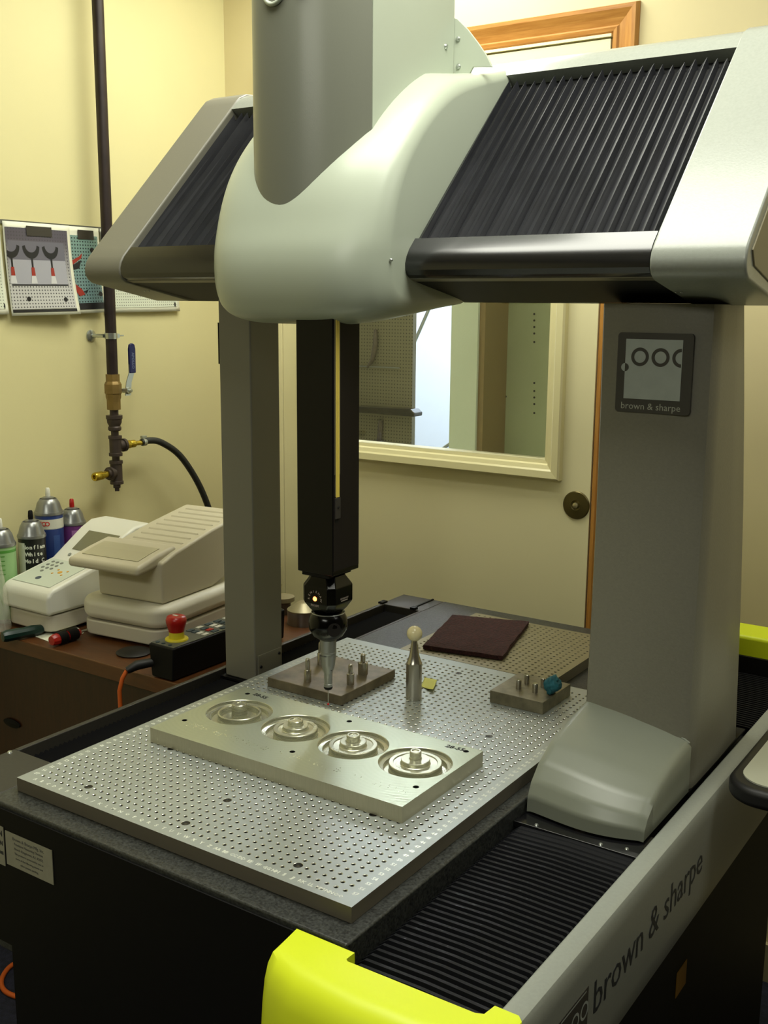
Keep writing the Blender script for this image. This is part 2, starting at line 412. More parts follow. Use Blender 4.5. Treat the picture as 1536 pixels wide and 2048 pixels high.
# pegboard unit
pb = thing('pegboard_rack', 'grey perforated tool board with black brush holder seen through door window', 'rack', (-1.3, 2.1, FLOOR))
m = bpy.data.materials.new('pegboard'); m.use_nodes = True; nt = m.node_tree; b = nt.nodes['Principled BSDF']; L = nt.links.new
tc = nt.nodes.new('ShaderNodeTexCoord')
def dots(nt, vec, sx, sy, r):
    L = nt.links.new
    sp = nt.nodes.new('ShaderNodeSeparateXYZ'); L(vec, sp.inputs[0]); outs = []
    for o, s in ((sx[0], sx[1]), (sy[0], sy[1])):
        mu = nt.nodes.new('ShaderNodeMath'); mu.operation = 'MULTIPLY'; mu.inputs[1].default_value = s; L(sp.outputs[o], mu.inputs[0])
        fr = nt.nodes.new('ShaderNodeMath'); fr.operation = 'FRACT'; L(mu.outputs[0], fr.inputs[0])
        sb = nt.nodes.new('ShaderNodeMath'); sb.operation = 'SUBTRACT'; sb.inputs[1].default_value = .5; L(fr.outputs[0], sb.inputs[0])
        po = nt.nodes.new('ShaderNodeMath'); po.operation = 'POWER'; po.inputs[1].default_value = 2; L(sb.outputs[0], po.inputs[0]); outs.append(po)
    ad = nt.nodes.new('ShaderNodeMath'); ad.operation = 'ADD'; L(outs[0].outputs[0], ad.inputs[0]); L(outs[1].outputs[0], ad.inputs[1])
    lt = nt.nodes.new('ShaderNodeMath'); lt.operation = 'LESS_THAN'; lt.inputs[1].default_value = r*r; L(ad.outputs[0], lt.inputs[0]); return lt.outputs[0]
fac = dots(nt, tc.outputs['Object'], (0, 90), (2, 90), .2)
mx = nt.nodes.new('ShaderNodeMix'); mx.data_type = 'RGBA'; mx.inputs[6].default_value = (*lin((112, 108, 84)), 1); mx.inputs[7].default_value = (*lin((50, 46, 34)), 1)
L(fac, mx.inputs[0]); L(mx.outputs[2], b.inputs['Base Color']); M_peg = m
a = ony(690, 700, 2.1).x; c = ony(826, 700, 2.1).x
MB().box(a, c, 2.1, 2.12, FLOOR, 1.2).build('perforated_board', M_peg, pb)
pz = ony(770, 820, 2.06)
MB().prism([(ony(712, 810, 2.06).x, ony(712, 812, 2.06).z), (ony(825, 815, 2.06).x, pz.z+.010), (ony(833, 815, 2.06).x, pz.z-.002), (ony(832, 830, 2.06).x, pz.z-.014), (ony(712, 830, 2.06).x, ony(712, 824, 2.06).z)], 2.05, 2.10, 'y').build('black_shelf_bar', M_blackbar, pb, bevel=.003)
q = ony(745, 690, 2.08)
MB().tube([(q.x+.01, 2.085, q.z+.05), (q.x+.012, 2.08, q.z), (q.x, 2.08, q.z-.05), (q.x-.02, 2.08, q.z-.075)], [.006, .009, .007, .003]).build('hanging_tool', M_malle, pb)
q = ony(757, 865, 2.08)
MB().tube([(q.x+.004, 2.09, q.z+.04), (q.x+.002, 2.08, q.z-.05)], .009).build('hanging_tool', M_malle, pb)
MB().box(ony(712, 728, 2.09).x, ony(800, 728, 2.09).x, 2.085, 2.09, q.z+.215, q.z+.219).build('wire_rail', M_zinc, pb)
rod = MB().tube([ony(826, 692, 2.3), ony(862, 610, 2.3), ony(900, 520, 2.3)], .006).build('slanted_rod', M_zinc)
tag(rod, 'thin grey rod slanting up across bright blue wall behind door window', 'rod')
rod = MB().tube([ony(870, 908, 2.3), ony(928, 868, 2.3)], .006).build('slanted_rod', M_zinc)
tag(rod, 'short grey rod slanting low at bottom edge of door window', 'rod')
al = bpy.data.lights.new('next_room_lamp', 'AREA'); al.energy = NEXT_ROOM_POWER; al.shape = 'RECTANGLE'; al.size = 1.2; al.size_y = .4; al.color = (.86, .94, 1.0)
ao = bpy.data.objects.new('next_room_lamp', al); COL.objects.link(ao); ao.location = (-1.5, 3.1, 1.95)

# ------------------------------------------------------------------ ceiling lights
def troffer(x0, x1, y0, y1, power, label):
    t = thing('ceiling_light', label, 'light', ((x0+x1)/2, (y0+y1)/2, CEIL), 'ceiling troffers')
    z = CEIL
    f = MB()
    w = .03
    f.box(x0-w, x1+w, y0-w, y0, z-.02, z).box(x0-w, x1+w, y1, y1+w, z-.02, z).box(x0-w, x0, y0, y1, z-.02, z).box(x1, x1+w, y0, y1, z-.02, z)
    f.build('frame', mat('light_frame', (210, 210, 205), .5), t)
    m = bpy.data.materials.new('diffuser'); m.use_nodes = True; nt = m.node_tree; nt.nodes.clear()
    e = nt.nodes.new('ShaderNodeEmission'); e.inputs[0].default_value = (*LAMP_TINT, 1); e.inputs[1].default_value = power
    o = nt.nodes.new('ShaderNodeOutputMaterial'); nt.links.new(e.outputs[0], o.inputs[0])
    me = bpy.data.meshes.new('diffuser'); me.from_pydata([(x0, y0, z-.012), (x0, y1, z-.012), (x1, y1, z-.012), (x1, y0, z-.012)], [], [(0, 1, 2, 3)])
    me.materials.append(m); link('diffuser', me, t)
troffer(-.66, .50, -.02, .60, LAMP_POWER, 'large fluorescent ceiling troffer above the front of the measuring table')
troffer(-1.05, -.45, .78, 1.36, BACK_LAMP_POWER, 'square fluorescent ceiling troffer behind the bridge near the door')
troffer(.95, 1.75, .35, .95, RIGHT_FILL_POWER, 'unseen fill panel added to the right of the measuring machine')  # added fill, out of view, put in to brighten the door
troffer(-.30, .90, -2.3, -1.7, FRONT_LAMP_POWER, 'large fluorescent ceiling troffer in the front half of the room')

# ------------------------------------------------------------------ measuring table: granite, guides, stand
T = thing('measuring_machine_table', 'black granite measuring table with bellows guideways and yellow end covers', 'machine', (-.3, .5, FLOOR))
zt = -.0195
# table top, split in granite slab and left guide frame
GX0, GX1, GY0, GY1 = -.548, .044, -.058, 1.128
gs = MB(); gs.box(GX0, GX1, GY0, GY1, -.24, zt)
gs.build('granite_slab', [M_granite], T, bevel=.003, seg=2)
fr = MB()
fr.box(-.656, GX0-.0005, GY0, .064, -.20, zt-.001)                       # front end of the left guide
fr.box(-.656, -.646, .064, 1.035, -.12, zt-.001)                           # outer lip
fr.box(-.556, GX0-.0005, .064, 1.035, -.12, zt-.001)                     # inner lip
fr.box(-.656, GX0-.0005, 1.035, GY1, -.20, zt-.001)
fr.box(-.656, GX0-.0005, .064, 1.035, -.20, -.09)
fr.build('left_guide_frame', M_tabletop, T, bevel=.0015, seg=2)
for q_ in ((-.578, -.574, 1.046, GY1-.001, .0015), (-.577, -.565, 1.031, 1.045, .004), (-.66, -.648, 1.03, 1.05, .003)): MB().box(q_[0], q_[1], q_[2], q_[3], zt-.001, zt+q_[4]).build('joint_strip', M_black, T)
MB().lathe([(.0, 0), (.004, 0), (.003, .002), (0, .0025)], c=(-.65, .052, zt-.001), n=12).build('cap_screw', M_zinc, T, smooth=40)

def bellows(x0, x1, y0, y1, ztop, depth, pitch, ax='y'):
    """zig-zag folds running along x, stacked along y"""
    mb = MB(); n = max(2, int(round((y1-y0)/pitch))); vs = []
    for i in range(2*n+1):
        y = y0+(y1-y0)*i/(2*n); z = ztop if i % 2 == 0 else ztop-depth
        vs += [(x0, y, z), (x0+.012, y, z+.0), (x1-.012, y, z), (x1, y, z)]
    fs = []
    for i in range(2*n):
        for k in range(3): fs.append((4*i+k, 4*i+k+1, 4*i+k+5, 4*i+k+4))
    return mb.add(vs, fs)
bellows(-.645, -.557, .066, .500, -.036, .006, .009).build('bellows', M_bellow2, T, solid=.0006)
bellows(-.645, -.557, .602, 1.033, -.036, .006, .009).build('bellows', M_bellow2, T, solid=.0006)
ZB = -.040
GYR = .215
def rbell(y0, y1, pitch, depth, flat=None):
    mb = MB(); y = y0; vs = []; i = 0; rows = 0
    while y < y1:
        t = (y-y0)/(y1-y0)
        g = 1 if flat is None else max(.12, 1-max(0, (t-flat)/(1-flat)))
        p = pitch
        for dy, dz in ((0, 0), (.34*p, 0), (.42*p, depth*g), (.92*p, depth*g)):
            z = ZB-dz
            vs += [(.045, y+dy, z-.010), (.056, y+dy, z-.001), (.13, y+dy, z+.0015), (GYR-.006, y+dy, z), (GYR+.004, y+dy, z-.004)]
            rows += 1
        y += p; i += 1
    fs = [(5*r+k, 5*r+k+1, 5*r+k+6, 5*r+k+5) for r in range(rows-1) for k in range(4)]
    return mb.add(vs, fs)
rbell(-.064, .322, .0110, .0060, .72).build('bellows', M_bellow3, T, solid=.0006)
rbell(.83, 1.09, .0095, .0055).build('bellows', M_bellow2, T, solid=.0006)
MB().box(.0445, GYR+.004, .318, .330, ZB-.006, ZB+.003).box(.0445, GYR+.004, .330, .385, ZB-.006, ZB+.0004).build('bellows_end_frame', M_blackbar, T, bevel=.001, seg=2)
for x, y in ((.075, .316), (.165, .316), (.195, .3365)):
    MB().lathe([(.0, 0), (.0028, 0), (.002, .0015), (0, .002)], c=(x, y+.008 if y < .32 else y, ZB+.003 if y < .32 else ZB+.0004), n=10).build('cap_screw', M_zinc, T, smooth=40)
# guide beam under the bellows and dark stand
MB().box(.0445, .228, -.05, 1.10, -.22, -.055).build('guide_beam', M_black, T)
MB().box(-.50, .21, .02, 1.08, FLOOR+.03, -.205).build('stand', M_black, T, bevel=.005)
for x in (-.46, .17):
    for y in (.06, 1.03):
        MB().lathe([(.03, 0), (.03, .012), (.012, .016), (.012, .04)], c=(x, y, FLOOR), n=18).build('levelling_foot', M_blackbar, T, smooth=40)
MB().prism([(-.656, -.225), (-.515, -.225), (-.515, FLOOR+.02), (.0425, FLOOR+.02), (.0425, zt-.007), (-.656, zt-.007)], GY0-.003, GY0-.0005, 'y').build('front_shade_panel', M_black, T)  # black sheet painting the shade on the granite front; also closes the stand below
# front face labels
lb = MB().box(-.5125, -.4185, GY0-.0042, GY0-.0032, -.103, -.055); lab = lb.build('rating_label', mat('aged_label', (150, 148, 128), .6, noise=(80, .06)), T, label='grey rating label with rows of small print')
tx = MB()
Mf = lambda x, z: frame((x, GY0-.0045, z), (1, 0, 0), (0, 0, 1))
for k, (s, sz) in enumerate((('Brown & Sharpe Mfg. Inc.', .0062), ('Precision Measuring Division', .005), ('North Kingstown, R.I. 02852', .005), ('This product is protected by one or', .004), ('more of the following patents and', .004), ('other patents pending.', .004))):
    add_text(tx, s, sz, Mf(-.4655, -.062-.0068*k), depth=.0001, align='CENTER')
tx.build('label_print', mat('grey_print', (92, 92, 86), .6), lab)
lb = MB().box(-.62, -.5165, GY0-.0042, GY0-.0032, -.108, -.052); lab = lb.build('caution_label', mat('aged_label', (150, 148, 128), .6), T, label='white label with bold dark capitals, cut by frame edge')
tx = MB()
for k, s in enumerate(('CAUTION', 'PRECISION', 'MACHINE')): add_text(tx, s, .011-.0025*k, frame((-.5185, GY0-.0045, -.062-.014*k), (1, 0, 0), (0, 0, 1)), depth=.0001, align='RIGHT', bold=.0003)
tx.build('label_print', M_text_dark, lab)
# right rail cover with brand
rp = [(.216, -.050), (.216, -.0345), (.218, -.0330), (.234, -.0330), (.2395, -.0355), (.2425, -.041), (.2440, -.060), (.2440, -.150), (.240, -.195), (.232, -.212), (.226, -.212), (.2375, -.15), (.2375, -.060)]
rp = [(.216, -.060), (.216, -.0345), (.218, -.0330), (.234, -.0330), (.2395, -.0355), (.2425, -.041), (.2440, -.060), (.2440, -.165), (.241, -.195), (.233, -.211), (.2285, -.211), (.2285, -.060)]
rail = MB().prism(rp, -.052, 1.10, 'x')
# prism with axis x maps (y,z); remap so profile lies in xz and runs along y
rail.v = [(p[1], p[0], p[2]) for p in rail.v]
rc = rail.build('rail_cover', M_rail, T, smooth=35)
tx = MB()
add_text(tx, 'brown & sharpe', .0590, frame((.2443, .311, -.110), (0, 1, 0), (0, 0, 1)), depth=.0002, spacing=.98)
tx.build('brand_lettering', M_text_dark, rc)
lg = MB(); lg.box(.2441, .2446, .028, .108, -.160, -.082); lgo = lg.build('brand_badge', M_logobg, rc)
tx = MB()
def ring(mb, M, cx, cy, r0, r1, a0=0, a1=2*PI, n=36, d=.0003):
    vs = []; 
    for k in range(n+1):
        a = a0+(a1-a0)*k/n
        for r in (r0, r1): vs.append(M @ Vector((cx+r*math.cos(a), cy+r*math.sin(a), d)))
    mb.add(vs, [(2*k, 2*k+1, 2*k+3, 2*k+2) for k in range(n)])
Mb = frame((.2446, .028, -.160), (0, 1, 0), (0, 0, 1))
for cx in (.022, .046, .070): ring(tx, Mb, cx, .054, .0075, .0105, n=30)
tx.add([Mb @ Vector(p) for p in ((.010, .074, .0001), (.074, .074, .0001), (.074, .076, .0001), (.010, .076, .0001))], [(0, 1, 2, 3)])
tx.build('badge_ring', M_logolite, lgo)

# yellow end covers
def end_cover(pts, z0, top, m=M_yellow):
    return MB().prism(pts, z0, top, 'z')
yc = MB()
yp = [(-.020, -.0605), (.0562, -.0605)] + [(.0555, -.074), (.0585, -.0765)] + [(.205, -.0735), (.213, -.070), (.2155, -.0535), (.241, -.0535), (.2475, -.060), (.2475, -.122), (.238, -.140), (.20, -.152), (.10, -.158), (.03, -.152), (-.005, -.138), (-.020, -.122)]
n = len(yp); vs = []; fs = []
levels = [(-.50, 1.12), (-.20, 1.06), (-.12, 1.0), (-.075, .93), (-.050, .86), (-.034, .76), (-.0245, .62), (-.0225, .48), (-.0223, .40)]
cx, cy = .115, -.062
for z, s in levels:
    for p in yp:
        y = p[1]
        if y < -.08: y = -.0755 + (y+.0755)*(s if s > 1 else s)
        x = p[0]; 
        if s < 1 and p[1] < -.08: x = .113+(p[0]-.113)*(.93+.07*s)
        vs.append((x, y, z))
for i in range(len(levels)-1):
    for k in range(n): fs.append((i*n+k, i*n+(k+1) % n, (i+1)*n+(k+1) % n, (i+1)*n+k))
fs.append(tuple(range(n))[::-1]); fs.append(tuple(range((len(levels)-1)*n, len(levels)*n)))
yc.add(vs, fs); yc.build('end_cover', M_yellow, T, smooth=38, label='fluorescent yellow front end cover')
MB().prism([(.046, 1.103), (.2475, 1.103), (.2475, 1.175), (.21, 1.19), (.07, 1.19), (.046, 1.175)], -.30, .030, 'z').build('end_cover', M_yellow, T, bevel=.008, label='yellow rear end cover')
MB().box(.046, .2475, 1.0955, 1.1025, -.30, -.008).build('end_plate', M_black, T)

# ------------------------------------------------------------------ bridge: right column, left post, beam
B = thing('gantry_bridge', 'grey gantry bridge of wide right column, slim left post and sloped bellows beam', 'machine', (-.3, .6, -.02))
# right column as a loft of plan sections
def smoothstep(t): t = max(0, min(1, t)); return t*t*(3-2*t)
cz = [-.036, .0, .03, .06, .10, .2, .35, .5, .637]
secs = []
for z in cz:
    t = (z+.036)/.673
    x1 = .2085-.0035*t; rear = .805-.11*(t**.9)+.02*math.sin(PI*t)
    x0 = .0465 + .003*math.sin(PI*t)
    fy = .530
    secs.append([(x0+.004, fy+.0), (x0+.03, fy-.003), (x0+.09, fy-.003), (x1-.022, fy+.001), (x1-.006, fy+.006), (x1-.001, fy+.018), (x1, fy+.035), (x1, (fy+rear)/2), (x1-.002, rear-.04), (x1-.014, rear-.008), (x1-.04, rear), (x0+.02, rear), (x0, rear-.02), (x0, fy+.02), (x0+.0008, fy+.005)])
mb = MB(); n = len(secs[0]); vs = [(p[0], p[1], z) for z, s in zip(cz, secs) for p in s]
fs = [(i*n+k, i*n+(k+1) % n, (i+1)*n+(k+1) % n, (i+1)*n+k) for i in range(len(cz)-1) for k in range(n)]
fs += [tuple(range(n))[::-1], tuple(range((len(cz)-1)*n, len(cz)*n))]
mb.add(vs, fs); colm = mb.build('right_column', M_grey, B, smooth=40)
# curved foot in front of the column
def foot(s, t):
    """s across 0..1, t along 0 (front low edge) .. 1 (crest at the column)"""
    x0, x1 = .0462, .2075
    x = x0+(x1-x0)*s
    yf = .353-.013*math.sin(PI*s**1.3)+.008*s**2
    crest_z = .066-.030*s**1.8
    # side profile: rises steeply then rolls to a shallow slope that meets the column
    P = [(0, -.036), (.001, -.015), (.010, .004), (.030, .024), (.062, .041), (.100, .053), (.140, .061), (.172, .066)]
    q = t*(len(P)-1); i = min(int(q), len(P)-2); w = q-i
    w2 = w
    a, b = P[i], P[i+1]
    py = a[0]+(b[0]-a[0])*w2; pz = a[1]+(b[1]-a[1])*w2
    y = yf+py*(.531+.004-yf)/.172
    z = -.036+(pz+.036)*(crest_z+.036)/(.066+.036)
    edge = min(s, 1-s); 
    dz = .006*(1-min(1, edge/.05))**2
    return (x, y, z-dz*(.3+.7*t))
mb = MB(); NU, NV = 28, 35
mb.sheet(foot, NU, NV)
# skirt and side walls down to the base
vs = list(mb.v); side = []
mb2 = MB(); mb2.v = list(mb.v); mb2.f = list(mb.f); mb2.mi = list(mb.mi)
for s in (0, 1):
    top = [foot(s, j/NV) for j in range(NV+1)]
    o = len(mb2.v); mb2.v += top + [(p[0]-(.0 if s == 0 else .0), p[1], -.0365) for p in top]
    k = NV+1; mb2.f += [(o+j, o+j+1, o+k+j+1, o+k+j) for j in range(NV)]; mb2.mi += [0]*NV
me = mb2.mesh('foot_cover'); me.materials.append(M_toe)
bm = bmesh.new(); bm.from_mesh(me); bmesh.ops.remove_doubles(bm, verts=bm.verts, dist=.0001); bmesh.ops.recalc_face_normals(bm, faces=bm.faces); bm.to_mesh(me); bm.free()
link('foot_cover', me, B, smooth=50)
MB().tube([foot(.02+.96*k/20, 1) for k in range(21)], .0022, 8).build('foot_seam', M_toe, B, smooth=60)
MB().prism([(.0465, .530), (.2085, .530), (.2085, .812), (.0465, .812)], -.0395, -.0362, 'z').build('column_base_plate', M_black, B)
# badge on the column
bz0, bz1, bx0, bx1, by = .492, .599, .0745, .1785, .5268
bd = MB().prism(rrect(bx0, bx1, bz0, bz1, .005), by-.0018, by+.0035, 'y').build('brand_badge', M_logobg, B, label='dark square badge with silver panel, rings and lettering')
sx0, sx1, sz0, sz1 = .0862, .1645, .5105, .5905
MB().box(sx0, sx1, by-.0023, by-.0017, sz0, sz1).build('silver_panel', M_logolite, bd)
tx = MB(); Mg = frame((0, by-.0023, 0), (1, 0, 0), (0, 0, 1))
zc = .567
for cx in (.1068, .1352): ring(tx, Mg, cx, zc, .0080, .0124)
ring(tx, Mg, .1636, zc, .0080, .0124, PI/2, 1.5*PI, 20)
ring(tx, Mg, sx0, .5525, 0, .0055, -PI/2, PI/2, 16)
tx.build('badge_ring', M_logobg, bd)
tx = MB(); ring(tx, Mg, sx0, .5525, 0, .0055, PI/2, 1.5*PI, 16, d=-.0004)
tx.build('badge_half_dot', M_logolite, bd)
tx = MB(); add_text(tx, 'brown & sharpe', .0128, frame(((sx0+sx1)/2-.001, by-.0020, .5005), (1, 0, 0), (0, 0, 1)), depth=.0001, spacing=1.0)
tx.build('badge_lettering', M_text_lite, bd)
# left post
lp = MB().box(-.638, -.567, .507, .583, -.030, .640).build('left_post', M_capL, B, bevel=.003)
MB().box(-.5668, -.5650, .513, .577, -.022, .018).build('cover_plate', M_capL, B, bevel=.0006)
for y, z in ((.520, -.004), (.571, .008)): MB().lathe([(0, 0), (.003, 0), (.0025, .0018), (0, .002)], n=12, M=Matrix.Translation((-.5650, y, z)) @ Matrix.Rotation(PI/2, 4, 'Y')).build('cap_screw', M_screw, B, smooth=40)
MB().box(-.644, -.6385, .512, .53, .53, .60).build('hinge_plate', M_black, B)
MB().box(-.644, -.558, .500, .600, -.0338, -.0301).build('post_base_plate', M_black, B)
# beam body
K = -.275                                      # sloped face: y - z = K
def fy(z, off=0): return z+K+off*1.41421
XL, XRR = -.782, .150                          # bellows opening
XLO, XRO = -.872, .268                         # outer ends
beam_prof = [(.470, .680), (.600, .642), (.860, .642), (.860, .985), (.790, 1.000), (.700, .960), (.46, .72)]
mb = MB().prism(beam_prof, XLO+.004, XRO-.004, 'x'); mb.build('beam_core', M_black, B)
# black lower front bar
bar = [(.4495, .7255), (.4340, .7100), (.4275, .7000), (.4240, .6900), (.4245, .6810), (.4290, .6740), (.4360, .6700), (.5060, .6560), (.5060, .7255)]
x_in = -.216
def bar_piece(a, b): MB().prism(bar, a, b, 'x').build('lower_bar', M_blackbar, B, smooth=25)
bar_piece(-.490, x_in-.02) if False else None
bar_piece(XL, -.470); bar_piece(x_in, XRR)
MB().prism([(p[0]-.003 if p[0] < .5 else p[0], p[1]+(.003 if p[1] > .7 else -.003)) for p in bar], x_in-.004, x_in, 'x').build('bar_end_cap', M_black, B, smooth=30)
for a, b in ((XL, -.470), (-.212, XRR)):
    MB().prism([(.4370, .6688), (.452, .6655), (.452, .668), (.437, .6715)], a, b, 'x').build('grey_edge_strip', mat('edge_strip_grey', (110, 106, 88), .4), B)
    MB().prism([(.4530, .6653), (.600, .6380), (.620, .6380), (.620, .6580), (.47, .6680)], a, b, 'x').build('under_panel', M_black, B)
    MB().prism([(.602, .6370), (.618, .6370), (.618, .6379), (.602, .6379)], a, b, 'x').build('grey_edge_strip', mat('edge_strip_grey', (110, 106, 88), .4), B)
# bellows on the sloped face: ridges run up the slope
def face_pt(x, s, off):
    """s along the slope from z=.7235 to z=.988; off = height along the outward normal"""
    z = .7235+s*(.988-.7235)
    return (x, z+K-off*.7071, z+off*.7071)
def beam_bellows(x0, x1, n, name='bellows'):
    mb = MB(); 
    for i in range(n):
        a = x0+(x1-x0)*i/n; c = x0+(x1-x0)*(i+1)/n; w = c-a
        cr = a+w*(.80+.05*math.sin(i*2.1))
        ztop = .93+.012*math.sin(i*1.3)
        vs = [face_pt(a, 0, -.009), face_pt(cr, 0, -.0005), face_pt(c, 0, -.009),
              face_pt(a, ztop, -.013), face_pt(cr, ztop+.025, -.001), face_pt(c, ztop, -.013),
              face_pt(cr, ztop, -.014)]
        mb.add(vs, [(0, 1, 4, 3), (1, 2, 5, 4), (3, 4, 6), (4, 5, 6)])
    return mb
for nm, x0, x1, k in (('bellows', -.226, XRR-.002, 24), ('bellows', XL+.002, -.462, 20)):
    mb = beam_bellows(x0, x1, k)
    me = bpy.data.meshes.new('bellows'); me.from_pydata(mb.v, [], mb.f); me.materials.append(M_bellow)
    link('bellows', me, B)
# recessed backing behind the bellows is the beam core; side and top frames of the opening
top_strip = [(fy(.988), .988), (fy(.999), .999), (.735, 1.009), (.752, 1.0165), (.780, 1.020), (.860, 1.020), (.860, .990), (fy(.988)+.02, .975)]
MB().prism(top_strip, XL-.002, XRR+.002, 'x').build('top_strip', M_cap, B, smooth=22)
# end covers
def end_cap(a, b, name, m, lab, grow):
    g = grow
    pr = [(.4485-g, .7255+g*.3), (.4335-g, .7105), (.4265-g, .7000), (.4235-g, .690), (.4240-g, .6800), (.4290-g, .6715), (.4375, .6660-g*.5), (.590, .6360), (.870, .6360), (.870, 1.024), (.785, 1.024), (.756, 1.020+g), (.736, 1.011+g), (fy(.998), .998+g*1.4)]
    return MB().prism(pr, a, b, 'x').build(name, m, B, bevel=.004, label=lab)
rcap = end_cap(XRR+.0005, XRO, 'right_end_cover', M_cap, 'bright silver-grey sloped end cover', .0015)
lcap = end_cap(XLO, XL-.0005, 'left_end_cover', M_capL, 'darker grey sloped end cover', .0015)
for (x, y) in ((-.745-.06, .50), (-.735-.06, .50), (.158, .505), (.165, .505)):
    z = .666-(y-.4375)/(.590-.4375)*.030
    MB().lathe([(0, 0), (.002, 0), (.0016, -.0012), (0, -.0014)], c=(x, y, z-.0006), n=10).build('cap_screw', M_zinc, lcap if x < 0 else rcap, smooth=40)
# right cover side plate (darker inner face)
MB().prism([(.44, .70), (.452, .682), (.60, .646), (.85, .646), (.85, 1.005), (.76, 1.005), (.70, .955)], XRO-.0005, XRO+.002, 'x').build('end_panel', mat('end_panel_beige', (140, 132, 104), .5), B, bevel=.001)

# ------------------------------------------------------------------ carriage on the beam
Cg = thing('beam_carriage', 'pale grey-green rounded carriage housing with tall tower riding on the beam', 'machine', (-.34, .5, .61))
Pk = [(.745, 1.006), (.700, .992), (.630, .973), (.575, .955), (.528, .932), (.480, .897), (.438, .855), (.408, .812), (.388, .765), (.378, .722), (.377, .692), (.380, .666), (.388, .647), (.404, .634), (.430, .627), (.470, .625), (.530, .628), (.600, .634)]
def catmull(P, sub=5):
    out = []
    for i in range(len(P)-1):
        p0 = Vector(P[max(i-1, 0)]); p1 = Vector(P[i]); p2 = Vector(P[i+1]); p3 = Vector(P[min(i+2, len(P)-1)])
        for k in range(sub):
            t = k/sub; out.append(.5*((2*p1)+(-p0+p2)*t+(2*p0-5*p1+4*p2-p3)*t*t+(-p0+3*p1-3*p2+p3)*t**3))
    out.append(Vector(P[-1])); return out
prof2 = catmull(Pk, 4)
nor = []
for i, p in enumerate(prof2):
    t = (prof2[min(i+1, len(prof2)-1)]-prof2[max(i-1, 0)]).normalized(); nor.append(Vector((t.y, -t.x)) if True else None)
# outward = away from the beam core (.62,.80)
for i, p in enumerate(prof2):
    if (p-Vector((.62, .80))).dot(nor[i]) < 0: nor[i] = -nor[i]
SXL, SXR = -.522, -.206
xc = (SXL+SXR)/2; hw = (SXR-SXL)/2; RF = .016
xs = []
for k in range(9): xs.append(SXL+RF*(1-math.cos(k/8*PI/2)))
N = 26
for k in range(1, N): xs.append(SXL+RF+(2*hw-2*RF)*k/N)
for k in range(9): xs.append(SXR-RF*(1-math.sin((8-k)/8*PI/2)) if False else SXR-RF+RF*math.sin(k/8*PI/2))
vs = []; L_ = len(prof2)
for x in xs:
    u = (x-xc)/hw; bulge = .040*(1-min(1, u*u))
    e = min(x-SXL, SXR-x); fil = 0 if e >= RF else RF-math.sqrt(max(0, RF*RF-(RF-e)**2))
    bl = 1-min(1, abs(u))**4.5
    for i, p in enumerate(prof2):
        w = smoothstep(i/(L_*.35)); lo = smoothstep((.76-p.y)/.10)
        back = 1-smoothstep((p.x-.44)/.12) if p.y < .70 else 1
        q = p - nor[i]*(fil*.95)
        vs.append((x, q.x-(.040+.014*lo)*bl*w*back, q.y+(.018*bl*(1-abs(2*w-1)) if p.y > .78 else 0)-.022*bl*smoothstep((.69-p.y)/.05)*back))
fs = [(a*L_+i, a*L_+i+1, (a+1)*L_+i+1, (a+1)*L_+i) for a in range(len(xs)-1) for i in range(L_-1)]
for a in (0, len(xs)-1): fs.append(tuple(range(a*L_, a*L_+L_)))
fs.append(tuple(a*L_ for a in range(len(xs)))); 
fs += [(a*L_, (a+1)*L_, (a+1)*L_+L_-1, a*L_+L_-1) for a in range(len(xs)-1)]
me = bpy.data.meshes.new('shell'); fs = [f for f in fs if len(f) == 4 or len(f) == L_]
me.from_pydata(vs, [], fs); me.materials.append(M_shell)
bm = bmesh.new(); bm.from_mesh(me); bmesh.ops.recalc_face_normals(bm, faces=bm.faces); bm.to_mesh(me); bm.free()
link('carriage_shell', me, Cg, smooth=40)
# tower
tp = [(-.262, .640), (-.262, .5)] + [tuple(p) for p in catmull([(-.262, .420), (-.281, .393), (-.308, .370), (-.339, .355), (-.372, .350), (-.412, .357), (-.442, .378), (-.457, .412), (-.460, .450)], 5)] + [(-.460, .5), (-.460, .640)]
def loft_z(pts, z0, z1): return MB().prism(pts, z0, z1, 'z')
loft_z(tp, .70, 1.42).build('tower', M_tower, Cg, smooth=33)
# right tower wall skin, lighter colour painting the light that side catches
MB().box(-.2622, -.2612, .4215, .640, .74, 1.42).build('tower_lit_side', M_shell, Cg)
# raised letters on the tower front
def arc_pts(cx, cz, r, a0, a1, n=14):
    return [(cx+r*math.cos(a0+(a1-a0)*k/n), cz+r*math.sin(a0+(a1-a0)*k/n)) for k in range(n+1)]
def tower_y(x):
    for a, b in zip(tp[:-1], tp[1:]):
        if (a[0]-x)*(b[0]-x) <= 0 and a[0] != b[0] and max(a[1], b[1]) < .47:
            return a[1]+(b[1]-a[1])*(x-a[0])/(b[0]-a[0])
    return .36
lt = MB()
cxl = -.3775
path = [(cxl-.0185, 1.115), (cxl-.0185, 1.065)] + arc_pts(cxl, 1.0555, .0185, PI, 2*PI) + [(cxl+.0185, 1.066), (cxl+.0185, 1.115)]
lt.tube([(x, tower_y(x)-.002, z) for x, z in path], .0032, 8)
lt.build('raised_lettering', M_shell, Cg, smooth=60)
lt = MB(); path = [(-.3245, 1.115), (-.3245, 1.070), (-.3255, 1.058), (-.330, 1.049), (-.336, 1.045)]
lt.tube([(x, tower_y(x)-.002, z) for x, z in path], .0032, 8)
lt.build('raised_lettering', M_shell, Cg, smooth=60)
